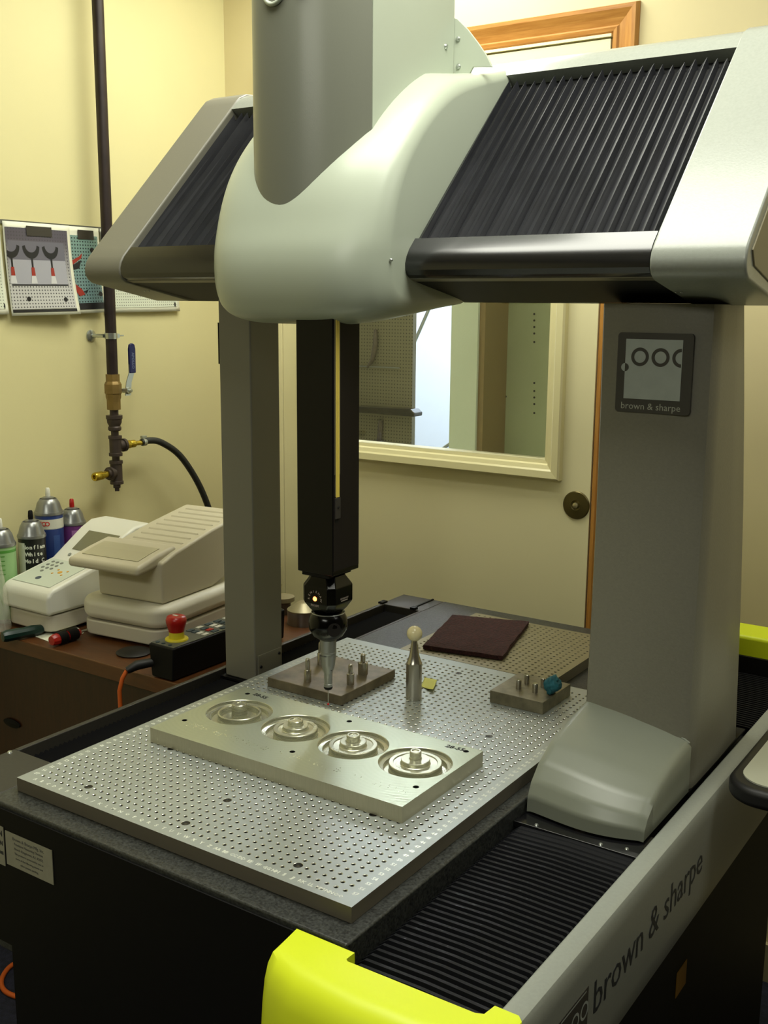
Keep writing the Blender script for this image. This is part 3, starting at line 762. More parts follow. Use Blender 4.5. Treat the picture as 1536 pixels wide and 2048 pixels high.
# bracket behind the tower
bq = [(900, 33), (902, 146), (935, 154), (946, 134), (984, 134), (974, 112), (955, 84), (935, 58), (915, 38)]
bp_ = [(ony(u, v, .641).x, ony(u, v, .641).z) for u, v in bq]
MB().prism(bp_, .641, .645, 'y').build('bracket', M_shell, Cg, bevel=.0008)
def pan_screw(p, d, par, r=.0042):
    M = Matrix.Translation(p) @ Vector((0, 0, 1)).rotation_difference(Vector(d)).to_matrix().to_4x4()
    MB().lathe([(0, 0), (r, 0), (r, .0012), (r*.7, .0030), (0, .0036)], n=14, M=M).build('cap_screw', M_zinc, par, smooth=40)
for u, v in ((916, 78), (917, 133)): pan_screw(ony(u, v, .641), (0, -1, 0), Cg)
pan_screw(onx(891, 93, -.2612), (1, 0, 0), Cg)
pan_screw(onx(781, 520, -.206), (1, 0, 0), Cg, .0025)
# underside lip of the shell
MB().prism([(.43, .602), (.60, .630), (.60, .634), (.43, .61)], -.24, SXR-.002, 'x') # (kept inside the shell)

# ------------------------------------------------------------------ ram and probe
Rm = thing('probe_ram', 'black square vertical ram with gold strip carrying the motorised touch probe', 'probe', (-.3075, .3775, .03))
rx0, rx1, ry0, ry1 = -.3405, -.2745, .3455, .4115
MB().box(rx0, rx1, ry0, ry1, .243, .72).build('ram', M_ram, Rm, bevel=.0015, seg=2)
MB().box(rx1, rx1+.0006, ry0+.0015, ry1-.0015, .250, .71).build('ram_side', M_ramside, Rm)
MB().box(rx1+.0005, rx1+.0022, ry0+.0035, ry0+.0150, .394, .70).box(rx1+.0005, rx1+.0022, ry0+.0045, ry0+.0130, .362, .395).build('strip_holder', mat('strip_frame_grey', (120, 112, 84), .5), Rm)
for a in (.0048, .0078, .0102):
    MB().box(rx1+.0020, rx1+.0032, ry0+a, ry0+a+.0021, .361, .70).build('gold_strip', M_gold, Rm)
MB().box(rx1+.0005, rx1+.0035, ry0+.0035, ry0+.0150, .329, .360).build('strip_clamp', mat('clamp_dark', (52, 48, 46), .5), Rm, bevel=.0006)
MB().lathe([(0, 0), (.002, 0), (.0018, .001), (0, .001)], n=12, M=Matrix.Translation((rx1+.0035, ry0+.009, .346)) @ Matrix.Rotation(PI/2, 4, 'Y')).build('cap_screw', M_dark, Rm)
MB().box(rx1+.0005, rx1+.0010, ry0+.005, ry0+.0125, .3225, .3285).build('cable_slot', M_dark, Rm)
MB().box(rx0+.004, rx1-.012, ry0+.006, ry1-.004, .2365, .243).build('mount_plate', M_black, Rm)
# probe head: chamfered block turned about the ram axis
hx, hy = -.3075, .3775
h = .0305
octp = lambda a, c: [(-a+c, -a), (a-c, -a), (a, -a+c), (a, a-c), (a-c, a), (-a+c, a), (-a, a-c), (-a, -a+c)]
mb = MB(); lv = [(.1795, .020, .008), (.1850, .0245, .009), (.1960, .0305, .009), (.2210, .0305, .009), (.2300, .0255, .009), (.2370, .0225, .010)]
vs = []; fs = []
for z, a, c in lv: vs += [(hx+p[0], hy+p[1], z) for p in octp(a, c)]
fs = [(i*8+k, i*8+(k+1) % 8, (i+1)*8+(k+1) % 8, (i+1)*8+k) for i in range(len(lv)-1) for k in range(8)] + [tuple(range(8))[::-1], tuple(range((len(lv)-1)*8, len(lv)*8))]
mb.add(vs, fs); head = mb.build('probe_head', M_probe, Rm, bevel=.0012, seg=2)
fy_ = hy-.0305
Mh = lambda x, z: frame((x, fy_-.0003, z), (1, 0, 0), (0, 0, 1))
ledm = mat('red_led', (255, 60, 20), .3, emit=(1.0, .10, .02), estr=9.0)
lx, lz = hx-.0015, .2035
MB().lathe([(0, 0), (.0036, 0), (.0028, .0012), (0, .0018)], n=18, M=Matrix.Translation((lx, fy_-.0001, lz)) @ Matrix.Rotation(PI/2, 4, 'X')).build('led', ledm, head, smooth=60)
tx = MB(); word = 'RENISHAW'
for i, ch in enumerate(word):
    a = PI*(1.02-1.04*i/(len(word)-1)); r = .0112
    d = Vector((math.cos(a), 0, math.sin(a))); t = Vector((math.sin(a), 0, -math.cos(a)))
    add_text(tx, ch, .0052, frame(Vector((lx, fy_-.0003, lz))+d*r, t, d), depth=.0001)
add_text(tx, 'PH10M', .0050, Mh(lx, lz-.0105), depth=.0001)
tx.build('head_lettering', mat('pale_print', (150, 140, 130), .6), head)
tx = MB(); add_text(tx, 'RENISHAW', .0040, frame((hx+.0308, hy, .2030), (0, 1, 0), (0, 0, 1)), depth=.0001)
tx.box(hx+.0306, hx+.0309, hy-.008, hy+.008, .1990, .2005)
tx.build('head_lettering', mat('pale_print', (150, 140, 130), .6), head)
# rotating joint
MB().lathe([(.0, .1330), (.013, .1335), (.0225, .1395), (.0290, .1500), (.0302, .1590), (.0290, .1680), (.0250, .1760), (.0200, .1800), (0, .1800)], c=(hx, hy, 0), n=40).build('rotary_joint', M_probe, Rm, smooth=50)
MB().lathe([(.0254, .1755), (.0262, .1765), (.0254, .1775)], c=(hx, hy, 0), n=40, closed=False).build('joint_ring', M_silver, Rm, smooth=50)
pan = MB().lathe([(0, 0), (.0105, 0), (.0105, .0012), (0, .0014)], n=26, M=Matrix.Translation((hx+.0235, hy-.0165, .1560)) @ Vector((0, 0, 1)).rotation_difference(Vector((.83, -.55, .06))).to_matrix().to_4x4()); pan.build('joint_cap', mat('dull_black', (26, 24, 24), .3), Rm, smooth=40)
# probe module
MB().lathe([(0, .1330), (.0125, .1330), (.0125, .1140), (.0129, .1135), (.0129, .1120), (.0122, .1110), (.0122, .1060), (.0108, .0960), (.0108, .0930), (.0088, .0860), (.0068, .0800), (.0064, .0790), (.0064, .0620), (.0069, .0615), (.0069, .0575), (0, .0575)], c=(hx, hy, 0), n=30).build('probe_module', M_silver, Rm, smooth=30)
tx = MB(); 
for i, ch in enumerate('RENISHAW'):
    a = math.radians(-128+i*8.5); r = .01235
    add_text(tx, ch, .0026, frame((hx+r*math.cos(a), hy+r*math.sin(a), .1085), (-math.sin(a), math.cos(a), 0), (0, 0, 1)), depth=.0001)
tx.build('module_lettering', M_text_dark, Rm)
MB().lathe([(0, .0575), (.0066, .0575), (.0070, .0555), (.0058, .0530), (.0030, .0515), (0, .0515)], c=(hx, hy, 0), n=24).build('stylus_collar', M_black, Rm, smooth=40)
MB().tube([(hx, hy, .0520), (hx, hy, .0300)], .0007, 8).build('stylus', M_steel, Rm)
MB().lathe([(0, .0262), (.0012, .0266), (.0019, .0281), (.0012, .0296), (0, .0300)], c=(hx, hy, 0), n=14).build('ruby_ball', mat('ruby', (190, 20, 30), .1), Rm, smooth=60)
MB().lathe([(0, 0), (.0022, 0), (.0018, .002), (0, .0024)], n=12, M=Matrix.Translation((hx+.0060, hy-.0020, .0860)) @ Matrix.Rotation(PI/2, 4, 'Y')).build('set_screw', M_black, Rm, smooth=40)

for o_ in Rm.children_recursive:
    o_.data.transform(Matrix.Translation((-.006, .008, -.0035)))

# ------------------------------------------------------------------ perforated plates
PIT = .0127
def perf_plate(x0, x1, y0, y1, hx0, hy0, nx, ny, z0, big, r1=.0029, r2=.0021):
    """holes at hx0+i*PIT, hy0+j*PIT; real bored holes with a chamfered mouth"""
    V = {}; vs = []; fs = []; mi = []
    def v(x, y, z):
        k = (round(x, 6), round(y, 6), round(z, 6))
        if k not in V: V[k] = len(vs); vs.append((x, y, z))
        return V[k]
    n = 12; h = PIT/2
    for j in range(ny):
        for i in range(nx):
            cx, cy = hx0+i*PIT, hy0+j*PIT
            isb = (i, j) in big
            R1, R2, dch = (.0060, .0056, .0004) if isb else (r1, r2, .0006)
            ring1 = [v(cx+R1*math.cos(2*PI*k/n), cy+R1*math.sin(2*PI*k/n), 0) for k in range(n)]
            ring2 = [v(cx+R2*math.cos(2*PI*k/n), cy+R2*math.sin(2*PI*k/n), -dch) for k in range(n)]
            dp = .0012 if isb else .0045
            ring3 = [v(cx+R2*math.cos(2*PI*k/n), cy+R2*math.sin(2*PI*k/n), -dp) for k in range(n)]
            cor = [v(cx+h, cy+h, 0), v(cx-h, cy+h, 0), v(cx-h, cy-h, 0), v(cx+h, cy-h, 0)]
            for q in range(4):
                b = q*3
                c = cor[q]; nc = cor[(q-1) % 4]
                # quadrant q spans ring 3q..3q+3, corner sits at 3q+1.5
                fs.append((c, ring1[(b+2) % n], ring1[(b+1) % n])); mi.append(0)
                fs.append((c, ring1[(b+1) % n], ring1[b])); mi.append(0)
                fs.append((c, ring1[(b+3) % n], ring1[(b+2) % n])); mi.append(0)
                fs.append((c, ring1[b], nc)); mi.append(0)
            for k in range(n):
                k2 = (k+1) % n
                fs.append((ring1[k], ring1[k2], ring2[k2], ring2[k])); mi.append(1)
                fs.append((ring2[k], ring2[k2], ring3[k2], ring3[k])); mi.append(1 if random.random() < .0 else 2)
            fs.append(tuple(ring3)); mi.append(2)
    X = [hx0-h+i*PIT for i in range(nx+1)]; Y = [hy0-h+j*PIT for j in range(ny+1)]
    for a, b in zip(X[:-1], X[1:]):
        fs.append((v(a, y0, 0), v(b, y0, 0), v(b, Y[0], 0), v(a, Y[0], 0))); fs.append((v(a, Y[-1], 0), v(b, Y[-1], 0), v(b, y1, 0), v(a, y1, 0))); mi += [0, 0]
        fs.append((v(b, y0, 0), v(a, y0, 0), v(a, y0, z0), v(b, y0, z0))); fs.append((v(a, y1, 0), v(b, y1, 0), v(b, y1, z0), v(a, y1, z0))); mi += [3, 3]
    for a, b in zip(Y[:-1], Y[1:]):
        fs.append((v(x0, a, 0), v(X[0], a, 0), v(X[0], b, 0), v(x0, b, 0))); fs.append((v(X[-1], a, 0), v(x1, a, 0), v(x1, b, 0), v(X[-1], b, 0))); mi += [0, 0]
        fs.append((v(x0, a, 0), v(x0, b, 0), v(x0, b, z0), v(x0, a, z0))); fs.append((v(x1, b, 0), v(x1, a, 0), v(x1, a, z0), v(x1, b, z0))); mi += [3, 3]
    for (ax, bx, sx) in ((x0, X[0], -1), (X[-1], x1, 1)):
        for (ay, by_, sy) in ((y0, Y[0], -1), (Y[-1], y1, 1)):
            fs.append((v(ax, ay, 0), v(bx, ay, 0), v(bx, by_, 0), v(ax, by_, 0))); mi.append(0)
            yy = ay if sy < 0 else by_; xx = ax if sx < 0 else bx
            fs.append((v(ax, yy, 0), v(bx, yy, 0), v(bx, yy, z0), v(ax, yy, z0))); fs.append((v(xx, ay, 0), v(xx, by_, 0), v(xx, by_, z0), v(xx, ay, z0))); mi += [3, 3]
    fs.append((v(x0, y0, z0), v(x0, y1, z0), v(x1, y1, z0), v(x1, y0, z0))); mi.append(3)
    me = bpy.data.meshes.new('perforated_plate'); me.from_pydata(vs, [], fs)
    return me, mi
M_bore = plate_mat('threaded_bore', (86, 84, 74), .3, .8, (300, 300, 3000), 'z')
M_cham = mat('chamfer_bright', (215, 215, 205), .22, metal=.9)
def make_plate(args, label, m0, cham=None):
    me, mi = perf_plate(*args)
    for x in (m0, cham or M_cham, M_bore, M_plateside): me.materials.append(x)
    me.polygons.foreach_set('material_index', mi)
    bm = bmesh.new(); bm.from_mesh(me); bmesh.ops.recalc_face_normals(bm, faces=bm.faces); bm.to_mesh(me); bm.free()
    o = link('perforated_plate', me); tag(o, label, 'plate', 'perforated fixture plates'); return o
NX, NY = 41, 57
big = [(NX-1-i, j) for i in (6, 20, 34) for j in (1, 13, 36, 54)] + [(NX-1-20, 7)]
big = [(NX-1-6, 1), (NX-1-20, 1), (NX-1-34, 1), (NX-1-20, 7), (NX-1-6, 13), (NX-1-34, 13), (NX-1-6, 37), (NX-1-20, 54), (NX-1-34, 37)]
hX0 = -(NX-1)*PIT
P1 = make_plate((-.5333, .0255, -.0237, .7383, hX0, 0, NX, NY, -.019, set(big)), 'large perforated aluminium fixture plate at the front with lettered hole rows', M_plate)
for (i, j) in big:
    c = (hX0+i*PIT, j*PIT, 0)
    scr = MB().lathe([(0, -.0018), (.0019, -.0018), (.0022, -.0010), (.0050, -.0009), (.0054, -.0018), (.0054, -.0035), (0, -.0035)], c=c, n=20).build('socket_screw', M_screw, P1, smooth=40)
# stamped letters and numbers
st = MB()
def colname(k):
    return chr(64+k) if k <= 26 else chr(64+k-26)*2
for k in range(1, NX+1):
    x = hX0+(k-1)*PIT
    add_text(st, colname(k), .0078, frame((x, -.0128, .00015), (1, 0, 0), (0, 1, 0)), depth=.00012, bold=.0001, spacing=.9, res=1)
for j in range(NY):
    add_text(st, str(NY-j), .0078, frame((.0135, j*PIT, .00015), (1, 0, 0), (0, 1, 0)), depth=.00012, bold=.0001, spacing=.9, res=1)
    add_text(st, str(NY-j), .0078, frame((hX0-.0135, j*PIT, .00015), (1, 0, 0), (0, 1, 0)), depth=.00012, bold=.0001, spacing=.9, res=1)
st.build('stamped_lettering', M_silverletter, P1)
P2 = make_plate((-.4125, -.1015, .7395, 1.031, -.4125+.0148, .7395+.0126, 23, 22, -.019, set()), 'smaller perforated aluminium fixture plate at the rear under the maroon pad', M_plate2, mat('chamfer_dull', (120, 114, 90), .6, metal=.3))

# ------------------------------------------------------------------ machined workpiece with four turned pockets
W = thing('machined_workpiece', 'bright machined aluminium plate with four turned ring pockets in a row', 'workpiece', (-.25, .27, 0))
wx0, wx1, wy0, wy1, wz = -.4735, -.0330, .165, .372, .0225
cen = [(-.4075, .286), (-.2985, .286), (-.1945, .286), (-.0905, .286)]
holes = [circle(cx, cy, .0510, 48) for cx, cy in cen]
small = [(-.449, .352), (-.052, .357), (-.049, .222), (-.249, .217), (-.452, .214), (-.249, .352)]
def ring_metal():
    m = bpy.data.materials.new('turned_aluminium'); m.use_nodes = True; nt = m.node_tree; b = nt.nodes['Principled BSDF']; L = nt.links.new
    geo = nt.nodes.new('ShaderNodeNewGeometry'); heights = []
    for (cx, cy) in cen:
        sub = nt.nodes.new('ShaderNodeVectorMath'); sub.operation = 'SUBTRACT'; sub.inputs[1].default_value = (cx, cy, 0); L(geo.outputs['Position'], sub.inputs[0])
        mul = nt.nodes.new('ShaderNodeVectorMath'); mul.operation = 'MULTIPLY'; mul.inputs[1].default_value = (1, 1, 0); L(sub.outputs[0], mul.inputs[0])
        ln = nt.nodes.new('ShaderNodeVectorMath'); ln.operation = 'LENGTH'; L(mul.outputs[0], ln.inputs[0]); heights.append(ln.outputs['Value'])
    cur = heights[0]
    for h2 in heights[1:]:
        mn = nt.nodes.new('ShaderNodeMath'); mn.operation = 'MINIMUM'; L(cur, mn.inputs[0]); L(h2, mn.inputs[1]); cur = mn.outputs[0]
    n = nt.nodes.new('ShaderNodeTexNoise'); n.inputs['Scale'].default_value = 14; L(geo.outputs['Position'], n.inputs['Vector'])
    m1 = nt.nodes.new('ShaderNodeMath'); m1.operation = 'MULTIPLY'; m1.inputs[1].default_value = 900; L(cur, m1.inputs[0])
    m2 = nt.nodes.new('ShaderNodeMath'); m2.operation = 'MULTIPLY'; m2.inputs[1].default_value = .8; L(n.outputs['Fac'], m2.inputs[0])
    ad = nt.nodes.new('ShaderNodeMath'); ad.operation = 'ADD'; L(m1.outputs[0], ad.inputs[0]); L(m2.outputs[0], ad.inputs[1])
    sn = nt.nodes.new('ShaderNodeMath'); sn.operation = 'SINE'; L(ad.outputs[0], sn.inputs[0])
    bp = nt.nodes.new('ShaderNodeBump'); bp.inputs['Strength'].default_value = .022; bp.inputs['Distance'].default_value = .0001; L(sn.outputs[0], bp.inputs['Height']); L(bp.outputs[0], b.inputs['Normal'])
    mr = nt.nodes.new('ShaderNodeMapRange'); mr.inputs[1].default_value = -1; mr.inputs[2].default_value = 1; mr.inputs[3].default_value = .30; mr.inputs[4].default_value = .38
    L(sn.outputs[0], mr.inputs[0]); L(mr.outputs[0], b.inputs['Roughness'])
    b.inputs['Base Color'].default_value = (*lin((172, 178, 156)), 1); b.inputs['Metallic'].default_value = .62
    return m
M_turn = ring_metal()
M_pocket = plate_mat('turned_pocket', (190, 190, 170), .27, .75, (8, 8, 500), 'z', .05)
v2, f2 = cdt_plate([(wx0, wy0), (wx1, wy0), (wx1, wy1), (wx0, wy1)], holes+[circle(a, b_, .0042, 16) for a, b_ in small])
mb = MB(); mb.add([(p[0], p[1], wz) for p in v2], f2)
mb.cur = 1
mb.add([(wx0, wy0, 0), (wx1, wy0, 0), (wx1, wy1, 0), (wx0, wy1, 0), (wx0, wy0, wz), (wx1, wy0, wz), (wx1, wy1, wz), (wx0, wy1, wz)], [(0, 1, 5, 4), (1, 2, 6, 5), (2, 3, 7, 6), (3, 0, 4, 7), (3, 2, 1, 0)])
mb.cur = 2
for a, b_ in small:
    c = circle(a, b_, .0042, 16); mb.add([(p[0], p[1], z) for z in (wz, wz-.010) for p in c], [(k, (k+1) % 16, 16+(k+1) % 16, 16+k) for k in range(16)]+[tuple(range(16, 32))])
me = mb.mesh('plate_body')
for x in (M_turn, plate_mat('milled_edge', (176, 172, 150), .38, .7, (900, 40, 40), 'x', .12), M_screw): me.materials.append(x)
me.polygons.foreach_set('material_index', mb.mi); link('plate_body', me, W)
for i, (cx, cy) in enumerate(cen):
    R = (.0330, .0325, .0345, .0365)[i]; q = (.0115, .0110, .0095, .0080)[i]; T2 = (0, .0190, .0190, .0200)[i]; top = (.0130, .0120, .0140, .0160)[i]
    ringp = [(.0510, wz), (.0502, wz-.0006), (.0498, wz-.0050), (.0440, wz-.0062), (.0432, wz-.0115), (R+.0006, wz-.0120), (R, wz-.0115), (R, wz-.0004), (R-.0008, wz+.0004)]
    if T2 == 0: ringp += [(R-.0022, wz+.0004), (R-.0032, wz-.0010), (R-.0040, wz-.0100), (q+.0010, wz-.0110)]
    else: ringp += [(R-.0060, wz+.0004), (R-.0066, wz-.0010), (T2+.0010, wz-.0014), (T2, wz-.0008), (T2, wz+.0044), (T2-.0008, wz+.0052), (q+.0014, wz+.0052), (q+.0004, wz+.0046)]
    ringp += [(q, wz+.0060), (q, wz+top), (q-.0010, wz+top+.001), (q-.0030, wz+top+.001), (q-.0036, wz+top-.0004), (0, wz+top-.0004)]
    MB().lathe(ringp, c=(cx, cy, 0), n=56, closed=False).build('ring_pocket', M_pocket, W, smooth=24)
st = MB(); add_text(st, '28-55', .0125, frame((-.0700, .3580, wz+.0001), (1, .06, 0), (0, 1, 0)), depth=.0001, bold=.0004)
add_text(st, '28-55', .0125, frame((-.4250, .3555, wz+.0001), (1, -.1, 0), (0, 1, 0)), depth=.0001, bold=.0004)
st.build('marker_writing', M_black, W)
# bright chips left on the milled step
sc = MB(); random.seed(9)
for k in range(150):
    t = random.random(); x = wx0+.03+t*(.16 if k % 2 else .40); y = wy0+.045+random.gauss(0, .004)-.01*t
    s = random.uniform(.0004, .0013); a = random.random()*PI
    sc.box(-s, s, -s*.4, s*.4, 0, .0003, Matrix.Translation((x, y, wz)) @ Matrix.Rotation(a, 4, 'Z'))
sc.build('metal_chips', mat('bright_chip', (255, 255, 245), .12, metal=.9), W, kind='stuff')

# ------------------------------------------------------------------ fixture blocks
F1 = thing('fixture_block', 'wide worn brown steel fixture block with four shouldered pins under the probe', 'block', (-.405, .515, 0), 'steel fixture blocks')
MB().box(-.4840, -.3300, .4420, .5960, 0, .0165).build('block_body', M_rusty, F1, bevel=.0012, seg=2)
MB().prism([(-.4835, .5965), (-.3305, .5965), (-.3305, .5992), (-.4835, .5992)], .002, .0145, 'z').build('ragged_edge', M_rusty, F1)
def pin(par, x, y, z, kind):
    if kind == 'step':
        pr = [(0, 0), (.0062, 0), (.0062, .018), (.0055, .019), (.0036, .019), (.0036, .031), (.0030, .0333), (.0016, .0345), (0, .0348)]
    elif kind == 'tall':
        pr = [(0, 0), (.0058, 0), (.0058, .020), (.0050, .0215), (.0040, .0215), (.0040, .037), (.0034, .0395), (.0020, .041), (0, .0415)]
    elif kind == 'fat':
        pr = [(0, 0), (.0085, 0), (.0085, .020), (.0076, .0215), (.0042, .0215), (.0042, .034), (.0026, .036), (0, .0365)]
    else:
        pr = [(0, 0), (.0045, 0), (.0045, .0150), (.0038, .0158), (0, .0158)]
    MB().lathe(pr, c=(x, y, z), n=20).build('pin', M_steel, par, smooth=30)
pin(F1, -.4150, .4640, .0165, 'tall'); pin(F1, -.4500, .5450, .0165, 'tall'); pin(F1, -.3500, .4950, .0165, 'step'); pin(F1, -.3620, .5480, .0165, 'fat')
F2 = thing('fixture_block', 'small grey steel fixture block with short dowels right of the calibration sphere', 'block', (-.096, .646, 0), 'steel fixture blocks')
MB().box(-.1430, -.0480, .5940, .6980, 0, .0205).build('block_body', M_steelblk, F2, bevel=.0010, seg=2)
for x, y in ((-.108, .627), (-.108, .657), (-.0785, .627), (-.0785, .657)): pin(F2, x, y, .0205, 'dowel')
# lump of blue clay on the small block
random.seed(5)
bm = bmesh.new(); bmesh.ops.create_icosphere(bm, subdivisions=4, radius=.0135)
from mathutils import noise as mnoise
for v in bm.verts:
    n_ = v.co.normalized(); k_ = 1/max(abs(n_.x*.8+n_.z*.6), abs(n_.y), abs(n_.z*.8-n_.x*.6)); d = .55*k_+.35+.16*mnoise.noise(n_*2.6)+.14*mnoise.noise(n_*7)
    v.co = n_*.0140*d; v.co.x *= .9
me = bpy.data.meshes.new('blue_clay_lump'); bm.to_mesh(me); bm.free(); me.materials.append(M_blueclay); me.shade_smooth()
o = link('blue_clay_lump', me, loc=(-.0535, .6380, .0205+.0150)); tag(o, 'crumpled teal-blue lump resting on the small grey fixture block', 'lump')

# calibration sphere
S = thing('calibration_sphere', 'ivory ceramic sphere on polished tapered steel post', 'sphere', (-.2515, .5350, 0))
MB().lathe([(0, 0), (.0125, 0), (.0130, .0008), (.0130, .0620), (.0118, .0640), (.0080, .0760), (.0044, .1010), (0, .1010)], c=(-.2515, .5350, 0), n=36).build('post', M_steel, S, smooth=25)
bm = bmesh.new(); bmesh.ops.create_uvsphere(bm, u_segments=36, v_segments=24, radius=.0127)
me = bpy.data.meshes.new('ball'); bm.to_mesh(me); bm.free(); me.materials.append(M_ceram); me.shade_smooth()
me.transform(Matrix.Translation((-.2515, .5350, .1115))); link('ball', me, S)

# sticky note
a = [onz(842, 1372, .001), onz(866, 1385, .001), onz(874, 1363, .001), onz(849, 1358, .001)]
def note(s, t):
    p = a[0]*(1-s)*(1-t)+a[1]*s*(1-t)+a[2]*s*t+a[3]*(1-s)*t
    return (p.x, p.y, .0008+.006*(s*s)*(1-t)+.003*t*t)
tag(MB().sheet(note, 8, 8).build('sticky_note', M_note, smooth=60, solid=.0003), 'small pale yellow paper scrap behind the calibration sphere', 'note')

# maroon pad
pc = [onz(846, 1300, 0), onz(1005, 1322, 0), onz(1057, 1252, 0), onz(905, 1238, 0)]
def padpt(s, t, z):
    p = pc[0]*(1-s)*(1-t)+pc[1]*s*(1-t)+pc[2]*s*t+pc[3]*(1-s)*t
    w = .0016*mnoise.noise(Vector((s*9, t*9, z*40))); return (p.x+w, p.y+w, z+.0012*mnoise.noise(Vector((s*5, t*5, 3))))
mb = MB(); NU = 30
for zz in (.0018, .0095): mb.sheet(lambda s, t: padpt(s, t, zz), NU, NU)
o1 = (NU+1)*(NU+1); w = NU+1
edge = [(i) for i in range(NU+1)]+[w*j+NU for j in range(1, NU+1)]+[w*NU+i for i in range(NU-1, -1, -1)]+[w*j for j in range(NU-1, 0, -1)]
for a_, b_ in zip(edge, edge[1:]+edge[:1]): mb.f.append((a_, b_, b_+o1, a_+o1)); mb.mi.append(0)
tag(mb.build('abrasive_pad', M_maroon, smooth=60), 'dark maroon scouring pad lying on the rear fixture plate', 'pad')

# ------------------------------------------------------------------ desk and what stands on it
DZ = -.070
DK = thing('desk', 'brown laminate desk along the left wall beside the machine', 'desk', (-1.05, .95, FLOOR))
MB().box(-1.425, -.700, .500, 1.010, DZ-.032, DZ).build('desktop', M_desk, DK, bevel=.003)
MB().box(-1.40, -.712, .535, .553, FLOOR, DZ-.033).build('end_panel', wood_mat('dark_laminate', (46, 22, 8), (62, 32, 13), (22, 22, 3), 'z'), DK)
MB().box(-.730, -.712, .554, .99, FLOOR+.05, DZ-.033).build('side_panel', MATS['dark_laminate'], DK)
MB().lathe([(0, 0), (.028, 0), (.028, .003), (.012, .006), (0, .006)], n=20, M=Matrix.Translation(ony(25, 1446, .534)) @ Matrix.Rotation(PI/2, 4, 'X') @ Matrix.Scale(.35, 4, (0, 1, 0))).build('finger_pull', M_black, DK, smooth=40)

def loc_frame(p, ang): return Matrix.Translation(p) @ Matrix.Rotation(math.radians(ang), 4, 'Z')
# right balance with dust cover
BR = thing('covered_balance', 'cream desktop analyser under a hooded ribbed dust cover', 'scale', (-1.0, .72, DZ))
Mr = loc_frame((-1.128, .592, DZ), 6)
MB().prism(rrect(-.008, .214, .004, .330, .035, 8), .008, .040, 'z', Mr).build('base', M_devlow, BR, bevel=.004)
MB().prism(rrect(-.012, .218, 0, .335, .040, 8), .0415, .090, 'z', Mr).build('housing', M_whitedev, BR, bevel=.018, seg=5)
for x, y in ((.03, .03), (.19, .03), (.03, .30), (.19, .30)): MB().lathe([(.010, 0), (.010, .009)], c=(0, 0, 0), n=14, M=Mr @ Matrix.Translation((x, y, 0))).build('rubber_foot', M_rubberpad, BR, smooth=40)
hood = MB()
# hood body: side profile extruded across the width (local y,z)
hp = [(.030, .091), (.028, .150), (.030, .178), (.075, .192), (.20, .218), (.33, .238), (.34, .232), (.34, .150), (.27, .110), (.20, .091)]
hood.prism(hp, .026, .200, 'x', Mr); hood.build('dust_cover', mat('grey_cream_cover', (198, 191, 166), .5), BR, bevel=.020, seg=6)
lip = MB().prism([(-.030, .160), (-.030, .180), (.034, .194), (.095, .204), (.095, .185), (.040, .168)], -.002, .188, 'x', Mr); lip.build('cover_lip', mat('grey_cream_cover', (198, 191, 166), .5), BR, bevel=.0085, seg=5)
MB().prism([(-.006, .1855), (.034, .1942), (.062, .1990), (.062, .2000), (.034, .1952), (-.006, .1866)], .018, .168, 'x', Mr).build('lip_recess_shade', mat('recess_shade_tone', (178, 172, 142), .4), BR)  # darker sheet standing in for the shaded recess in the lip
for k in range(8):
    y = .115+.026*k; z = .192+.026*(y-.075)/.125 if y < .20 else .218+.020*(y-.20)/.13
    MB().prism([(y-.005, z-.004), (y+.003, z+.0035), (y+.008, z-.001)], .050, .185, 'x', Mr).build('vent_rib', mat('grey_cream_cover', (198, 191, 166), .5), BR, bevel=.0015)
for dx in (0, .006): MB().lathe([(0, 0), (.0018, 0), (.0015, .001), (0, .001)], n=10, M=Mr @ Matrix.Translation((.012+dx, .052, .0895))).build('indicator', M_black, BR)
M_whitewhite = mat('white_device_plastic', (226, 226, 212), .35)
M_cover = mat('grey_cream_cover', (198, 191, 166), .5)
# left keypad instrument
BL = thing('keypad_analyser', 'white laboratory instrument with keypad and tilted grey display', 'instrument', (-1.28, .7, DZ))
Ml = loc_frame((-1.312, .545, DZ), 0)
MB().prism(rrect(-.012, .134, .006, .30, .022, 8), .008, .044, 'z', Ml).build('base', M_devlow, BL, bevel=.004)
for x, y in ((.025, .03), (.12, .03), (.025, .27), (.12, .27)): MB().lathe([(.009, 0), (.009, .009)], n=14, M=Ml @ Matrix.Translation((x, y, 0))).build('rubber_foot', M_rubberpad, BL, smooth=40)
MB().prism([(0, .046), (0, .088), (.012, .101), (.140, .130), (.225, .186), (.255, .200), (.305, .200), (.305, .046)], -.018, .138, 'x', Ml).build('housing', M_whitewhite, BL, bevel=.016, seg=6)
def slopepad(y0, y1, x0, x1, z0, z1, name, m, off=.0010, par=BL):
    MB().add([Ml @ Vector(p) for p in ((x0, y0, z0+off), (x1, y0, z0+off), (x1, y1, z1+off), (x0, y1, z1+off))], [(0, 1, 2, 3)]).build(name, m, par, solid=.0006)
zk = lambda y: .101+(y-.012)*(.029/.128)
zd = lambda y: .130+(y-.140)*(.056/.085)
slopepad(.020, .132, -.004, .120, zk(.020), zk(.132), 'keypad_membrane', mat('keypad_pale', (200, 208, 190), .4))
slopepad(.166, .218, .022, .125, zd(.166), zd(.218), 'display', mat('lcd_grey', (120, 118, 92), .25))
def button(x, y, z, r, m, sl):
    MB().lathe([(0, 0), (r, 0), (r, .0008), (0, .0010)], n=16, M=Ml @ Matrix.Translation((x, y, z+.0013)) @ Matrix.Rotation(sl, 4, 'X')).build('button', m, BL)
